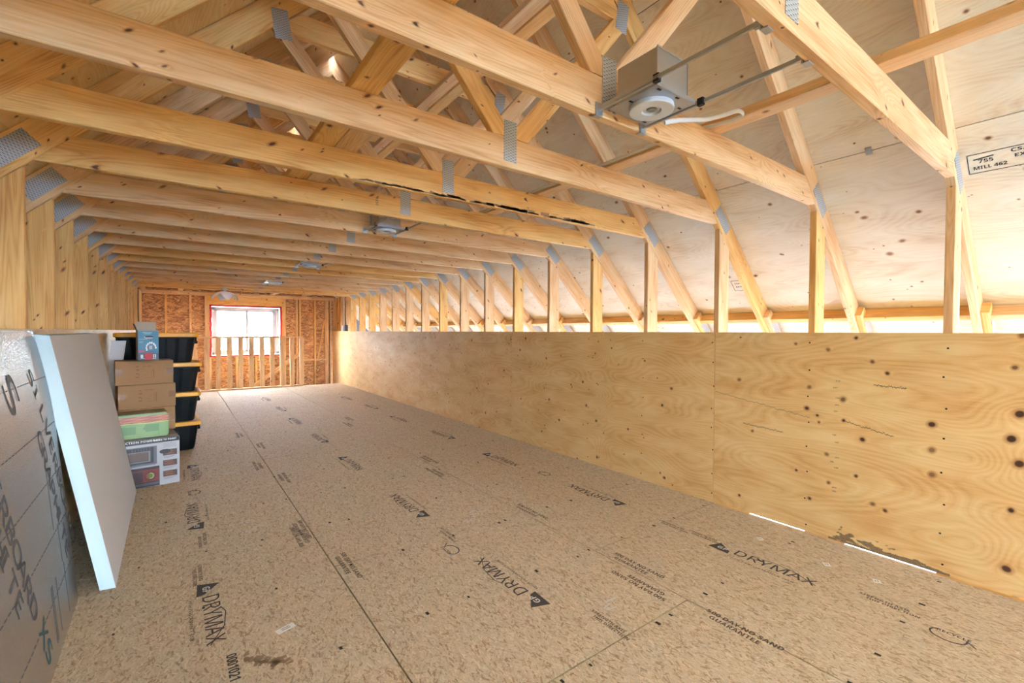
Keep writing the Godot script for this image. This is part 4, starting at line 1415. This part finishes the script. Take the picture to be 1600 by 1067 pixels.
func build_boxes() -> void:
	var turn := 0.12
	var o := thing("oven_box", "printed oven carton with a toaster oven picture, at the bottom on the floor", "box", Vector3(-0.24, 0.0, -4.495), turn)
	carton(o, 0.50, 0.372, 0.60, mat(Color(0.62, 0.58, 0.57), 0.5), M.oven)
	var st := fresh()
	words(st, "CONVECTION POWER IS", Transform3D(Basis(), Vector3(-0.17, 0.345, 0.0010)), 0.015, 1.25, true)
	words(st, "MORE TO ROAST", Transform3D(Basis(), Vector3(0.09, 0.345, 0.0010)), 0.013, 1.0, true)
	obj("printed_words", st, M.white_ink, o)
	st = fresh()
	words(st, "MODEL", Transform3D(Basis(Vector3.RIGHT, Vector3(0, 0, -1), Vector3.UP), Vector3(0.17, 0.3725, -0.12)), 0.02, 1.0, true)
	obj("printed_words", st, M.ink, o)

	o = thing("green_pack", "green printed pack with a wood-coloured photo band, lying on the oven carton", "box", Vector3(-0.265, 0.372, -4.575), turn)
	st = fresh()
	loft(st, [rounded_box(0.40, 0.215, 0.012, 0.0), rounded_box(0.42, 0.23, 0.016, 0.025), rounded_box(0.42, 0.23, 0.016, 0.165), rounded_box(0.40, 0.21, 0.016, 0.188)])
	obj("wrapped_body", st, M.green_plain, o)
	st = fresh()
	face(st, -0.205, 0.205, 0.012, 0.172, 0.0012)
	obj("printed_front", st, M.green, o)
	st = fresh()
	sheet(st, Vector3(-0.195, 0.1895, -0.205), Vector3(0.39, 0, 0), Vector3(0, 0, 0.19), Vector3(0, -0.001, 0))
	obj("printed_top", st, mat(Color(0.60, 0.54, 0.34), 0.4), o)

	var cl := ["lowest of the three brown cartons, half hidden by the green pack", "middle one of the three brown cartons, shiny tape at its right end", "topmost of the three brown cartons, under the blue box"]
	var spot := [[-0.205, 0.373, -4.845], [-0.200, 0.571, -4.840], [-0.215, 0.769, -4.835]]
	for i in 3:
		o = thing("cardboard_carton", cl[i], "box", Vector3(spot[i][0], spot[i][1], spot[i][2]), turn + [0.0, 0.03, -0.02][i], "brown cartons in the stack")
		carton(o, 0.375, 0.196, 0.245, mat(Color(0.56, 0.42, 0.265), 0.8), M.carton)
		for s in [-1, 1]:
			st = fresh()
			board(st, Vector3(s * 0.188, 0.105, 0.0012), Vector3(s * 0.140, 0.105, 0.0012), Vector3.UP, 0.0006, 0.05, 0, 0, 0.0001)
			board(st, Vector3(s * 0.1883, 0.105, 0.0012), Vector3(s * 0.1883, 0.105, -0.245), Vector3.UP, 0.0006, 0.05, 0, 0, 0.0001)
			obj("packing_tape", st, M.tape, o)

	o = thing("blue_box", "small open teal box with a red sticker, standing on the topmost brown carton", "box", Vector3(-0.195, 0.966, -4.90), turn + 0.05)
	var w := 0.138
	var h := 0.250
	var d := 0.105
	st = fresh()
	loft(st, [box_ring(-w / 2, w / 2, -d, 0, 0.0), box_ring(-w / 2, w / 2, -d, 0, h), box_ring(-w / 2 + 0.003, w / 2 - 0.003, -d + 0.003, -0.003, h), box_ring(-w / 2 + 0.003, w / 2 - 0.003, -d + 0.003, -0.003, 0.01)], true, false)
	obj("carton_body", st, M.kraft, o)
	st = fresh()
	face(st, -w / 2, w / 2, 0.002, h - 0.004, 0.0006)
	obj("printed_front", st, M.blue, o)
	st = fresh()
	sheet(st, Vector3(-w / 2 + 0.003, h, -d + 0.004), Vector3(w - 0.006, 0, 0), Vector3(0, 0.072, -0.012), Vector3(0, 0, -0.003))
	sheet(st, Vector3(-w / 2, h, -0.004), Vector3(0, 0, -d + 0.01), Vector3(-0.018, 0.055, 0), Vector3(-0.003, 0, 0))
	obj("open_flap", st, M.kraft, o)
	st = fresh()
	for i in 4:
		board(st, Vector3(-0.018 + i * 0.013, 0.004, 0.0014), Vector3(-0.018 + i * 0.013, 0.062 - 0.004 * (i % 2), 0.0014), Vector3.BACK, 0.0135, 0.0008, 0, 0, 0.0002)
	obj("red_sticker", st, M.red_paper, o)


func rounded_box(w: float, d: float, r: float, y: float) -> Array:
	var out := []
	for p in rounded(w, d, r, y, 3):
		out.append(p + Vector3(0, 0, -d / 2))
	return out


# ------------------------------------------------------------------ totes
func build_totes() -> void:
	var labels := ["bottom black tote with a yellow lid, standing on the floor", "second black tote with a yellow lid from the floor up in the stack", "third black tote with a yellow lid from the floor up, right of the cartons", "topmost black tote with a yellow lid, behind the blue box"]
	var first: Node3D
	var xs := [-0.140, -0.138, -0.133, -0.155]
	for i in 4:
		var at := Vector3(xs[i], i * 0.2985, -5.865 + 0.012 * (i % 2))
		if i > 0:
			var c := first.duplicate()
			c.name = numbered("storage_tote")
			add_child(c)
			c.position = at
			c.rotation.y = 0.02 + [0.0, -0.01, 0.015, -0.02][i]
			tag(c, labels[i], "storage tote", "black totes with yellow lids in the stack")
			continue
		var t := thing("storage_tote", labels[0], "storage tote", at, 0.02, "black totes with yellow lids in the stack")
		first = t
		var st := fresh()
		var rings := []
		for l in [[0.0, 0.53, 0.36], [0.006, 0.545, 0.375], [0.20, 0.60, 0.425], [0.245, 0.612, 0.435], [0.247, 0.632, 0.455], [0.268, 0.636, 0.458]]:
			var ring := []
			var pts := 88
			var base := rounded(l[1], l[2], 0.045, l[0], 8)
			# resample the outline evenly, then press the upright ribs into it
			var total := 0.0
			var cum := [0.0]
			for k in base.size():
				total += base[k].distance_to(base[(k + 1) % base.size()])
				cum.append(total)
			var k2 := 0
			for q in pts:
				var s := total * q / pts
				while cum[k2 + 1] < s:
					k2 += 1
				var p: Vector3 = base[k2].lerp(base[(k2 + 1) % base.size()], (s - cum[k2]) / maxf(cum[k2 + 1] - cum[k2], 1e-6))
				var rib := 0.007 if (q % 8) < 4 and l[0] > 0.0 and l[0] < 0.246 else 0.0
				var m := Vector3(p.x, 0, p.z).normalized()
				ring.append(p - m * rib)
			rings.append(ring)
		loft(st, rings)
		obj("tub", st, M.tote, t)
		st = fresh()
		loft(st, [rounded(0.655, 0.475, 0.05, 0.255), rounded(0.662, 0.482, 0.05, 0.262), rounded(0.662, 0.482, 0.05, 0.290), rounded(0.648, 0.468, 0.046, 0.297), rounded(0.60, 0.42, 0.04, 0.297), rounded(0.585, 0.405, 0.04, 0.2905)])
		for s in [-1, 1]:
			for x in [-0.20, 0.0, 0.20]:
				block(st, Vector3(x - 0.055, 0.2895, s * 0.215 - 0.02), Vector3(x + 0.055, 0.2965, s * 0.215 + 0.02), 0.003)
		obj("lid", st, M.lid, t)
		for s in [-1, 1]:
			st = fresh()
			block(st, Vector3(s * 0.315 - 0.012, 0.185, -0.075), Vector3(s * 0.315 + 0.012, 0.215, 0.075), 0.004)
			for z in [-0.075, 0.063]:
				block(st, Vector3(s * 0.308 - 0.012, 0.185, z), Vector3(s * 0.308 + 0.012, 0.25, z + 0.012), 0.003)
			obj("handle", st, M.tote, t)


# ------------------------------------------------------------------ small things
func build_small_things() -> void:
	# frosted lamp under the last chords, its shade a square of glass slumped into folds
	var t := thing("ceiling_lamp", "small white lamp with a wavy handkerchief shade hanging before the far window", "lamp", Vector3(0.70, CH, -9.69))
	var st := fresh()
	lathe(st, Transform3D(), [Vector2(0.0, -0.002), Vector2(0.055, -0.002), Vector2(0.06, -0.012), Vector2(0.05, -0.03), Vector2(0.02, -0.04), Vector2(0.012, -0.075)], 24)
	obj("lamp_base", st, M.white_metal, t)
	st = fresh()
	var sides := 64
	for layer in 1:
		var grid := []
		for j in 7:
			var v := j / 6.0
			var ring := []
			for i in sides:
				var a := TAU * i / sides
				var fold := cos(a * 4.0 + 0.7)
				var r := 0.02 + (0.155 + 0.035 * fold) * sin(v * PI * 0.5)
				var y := -0.060 - 0.030 * v - (0.075 + 0.055 * fold) * v * v - (0.004 if layer else 0.0)
				ring.append([Vector3(cos(a) * r, y, sin(a) * r), Vector3(cos(a) * v, -1.0 if layer else 1.0, sin(a) * v).normalized()])
			grid.append(ring)
		for j in 6:
			for i in sides:
				var k := (i + 1) % sides
				smooth(st, [grid[j][i], grid[j][k], grid[j + 1][k], grid[j + 1][i]])
	obj("lamp_shade", st, M.frost, t)

	# white cable stapled along the brace board, looping down to the nearest light
	st = fresh()
	var pts := []
	for p in [Vector3(1.478, 2.0, -1.055), Vector3(1.550, 2.025, -1.045), Vector3(1.683, 2.055, -1.020), Vector3(1.769, 2.085, -0.989), Vector3(1.829, 2.110, -0.964), Vector3(1.906, 2.128, -0.980), Vector3(1.921, 2.127, -1.001), Vector3(1.921, 2.124, -1.045), Vector3(1.921, 2.131, -1.109), Vector3(1.921, 2.139, -1.179), Vector3(1.921, 2.149, -1.4), Vector3(1.921, 2.149, -1.5), Vector3(1.922, 2.149, -3.0), Vector3(1.922, 2.149, -5.0), Vector3(1.922, 2.149, -9.6)]:
		pts.append(p)
	var curve := Curve3D.new()
	for i in pts.size():
		var tang: Vector3 = (pts[mini(i + 1, pts.size() - 1)] - pts[maxi(i - 1, 0)]) * 0.16
		curve.add_point(pts[i], -tang if i < 10 else Vector3.ZERO, tang if i < 10 else Vector3.ZERO)
	var baked := []
	for p in curve.tessellate(4, 3):
		baked.append(p)
	tube(st, baked, 0.005, 0.009)
	tag(obj("electrical_cable", st, M.cable, self), "white flat cable looping from the nearest recessed light along the brace board", "cable")

	# conduit and box at the stair end of the right wall
	t = thing("conduit", "white upright conduit with a grey box above the far end of the right kneewall", "conduit", Vector3(3.075, KH, -10.66))
	st = fresh()
	tube(st, [Vector3(0, 0.02, 0), Vector3(0, 0.4, 0), Vector3(0, 0.78, 0)], 0.011)
	obj("pipe", st, M.white_metal, t)
	st = fresh()
	block(st, Vector3(-0.01, 0.0, 0.05), Vector3(0.05, 0.14, 0.12), 0.004)
	obj("junction_box", st, mat(Color(0.32, 0.36, 0.40), 0.5), t)
	st = fresh()
	block(st, Vector3(-0.03, 0.0, -0.10), Vector3(0.02, 0.13, -0.03), 0.004)
	obj("device_box", st, M.white_metal, t)

	# handrail down the stair, lath leaning in the last bay
	st = fresh()
	board(st, Vector3(1.30, -0.08, -11.675), Vector3(2.36, 0.70, -11.675), Vector3.UP, 0.036, 0.085)
	tag(obj("stair_handrail", st, M.lumber[2], self), "sloping handrail board on the far wall, seen between the railing slats", "handrail")
	st = fresh()
	board(st, Vector3(2.737, 0.5445, -11.675), Vector3(2.910, 1.504, -11.685), Vector3.BACK, 0.034, 0.012)
	tag(obj("wood_lath", st, M.lumber[4], self), "thin wooden lath leaning in the last stud bay right of the window", "lath")

	# paper tags on the floor and the framing
	var labels := ["white paper tag lying on the floor near the bottom edge", "white label stuck to the floor by the near kneewall seam", "white label stuck to the floor right of the large logo", "white label stuck to the floor nearest the right kneewall"]
	var at := [[0.347, -2.027, 0.3], [2.766, -1.283, 0.9], [2.743, -0.933, 0.7], [2.758, -0.724, 0.5]]
	for i in 4:
		t = thing("paper_tag", labels[i], "paper tag", Vector3(at[i][0], 0.0006, at[i][1]), at[i][2], "white tags on the floor")
		st = fresh()
		var pr := 0.5 if i else 1.0
		board(st, Vector3(-0.036 * pr, 0, 0), Vector3(0.036 * pr, 0, 0), Vector3.UP, 0.034 if i == 0 else 0.03, 0.0006, 0.0, 0.0, 0.0001)
		obj("tag_paper", st, M.paper, t)
		st = fresh()
		for j in 2:
			board(st, Vector3(-0.016 * pr, 0.0005, -0.006 + 0.010 * j), Vector3(0.018 * pr, 0.0005, -0.006 + 0.010 * j), Vector3.UP, 0.003, 0.0003, 0, 0, 0.0001)
		obj("printed_lines", st, M.ink_faint, t)
	st = fresh()
	board(st, Vector3(2.66, 2.485, -0.531), Vector3(2.66, 2.43, -0.531), Vector3.BACK, 0.03, 0.0008, 0, 0, 0.0002)
	tag(obj(numbered("paper_tag"), st, M.paper, self), "small white tag stapled high on the nearest right rafter", "paper tag")
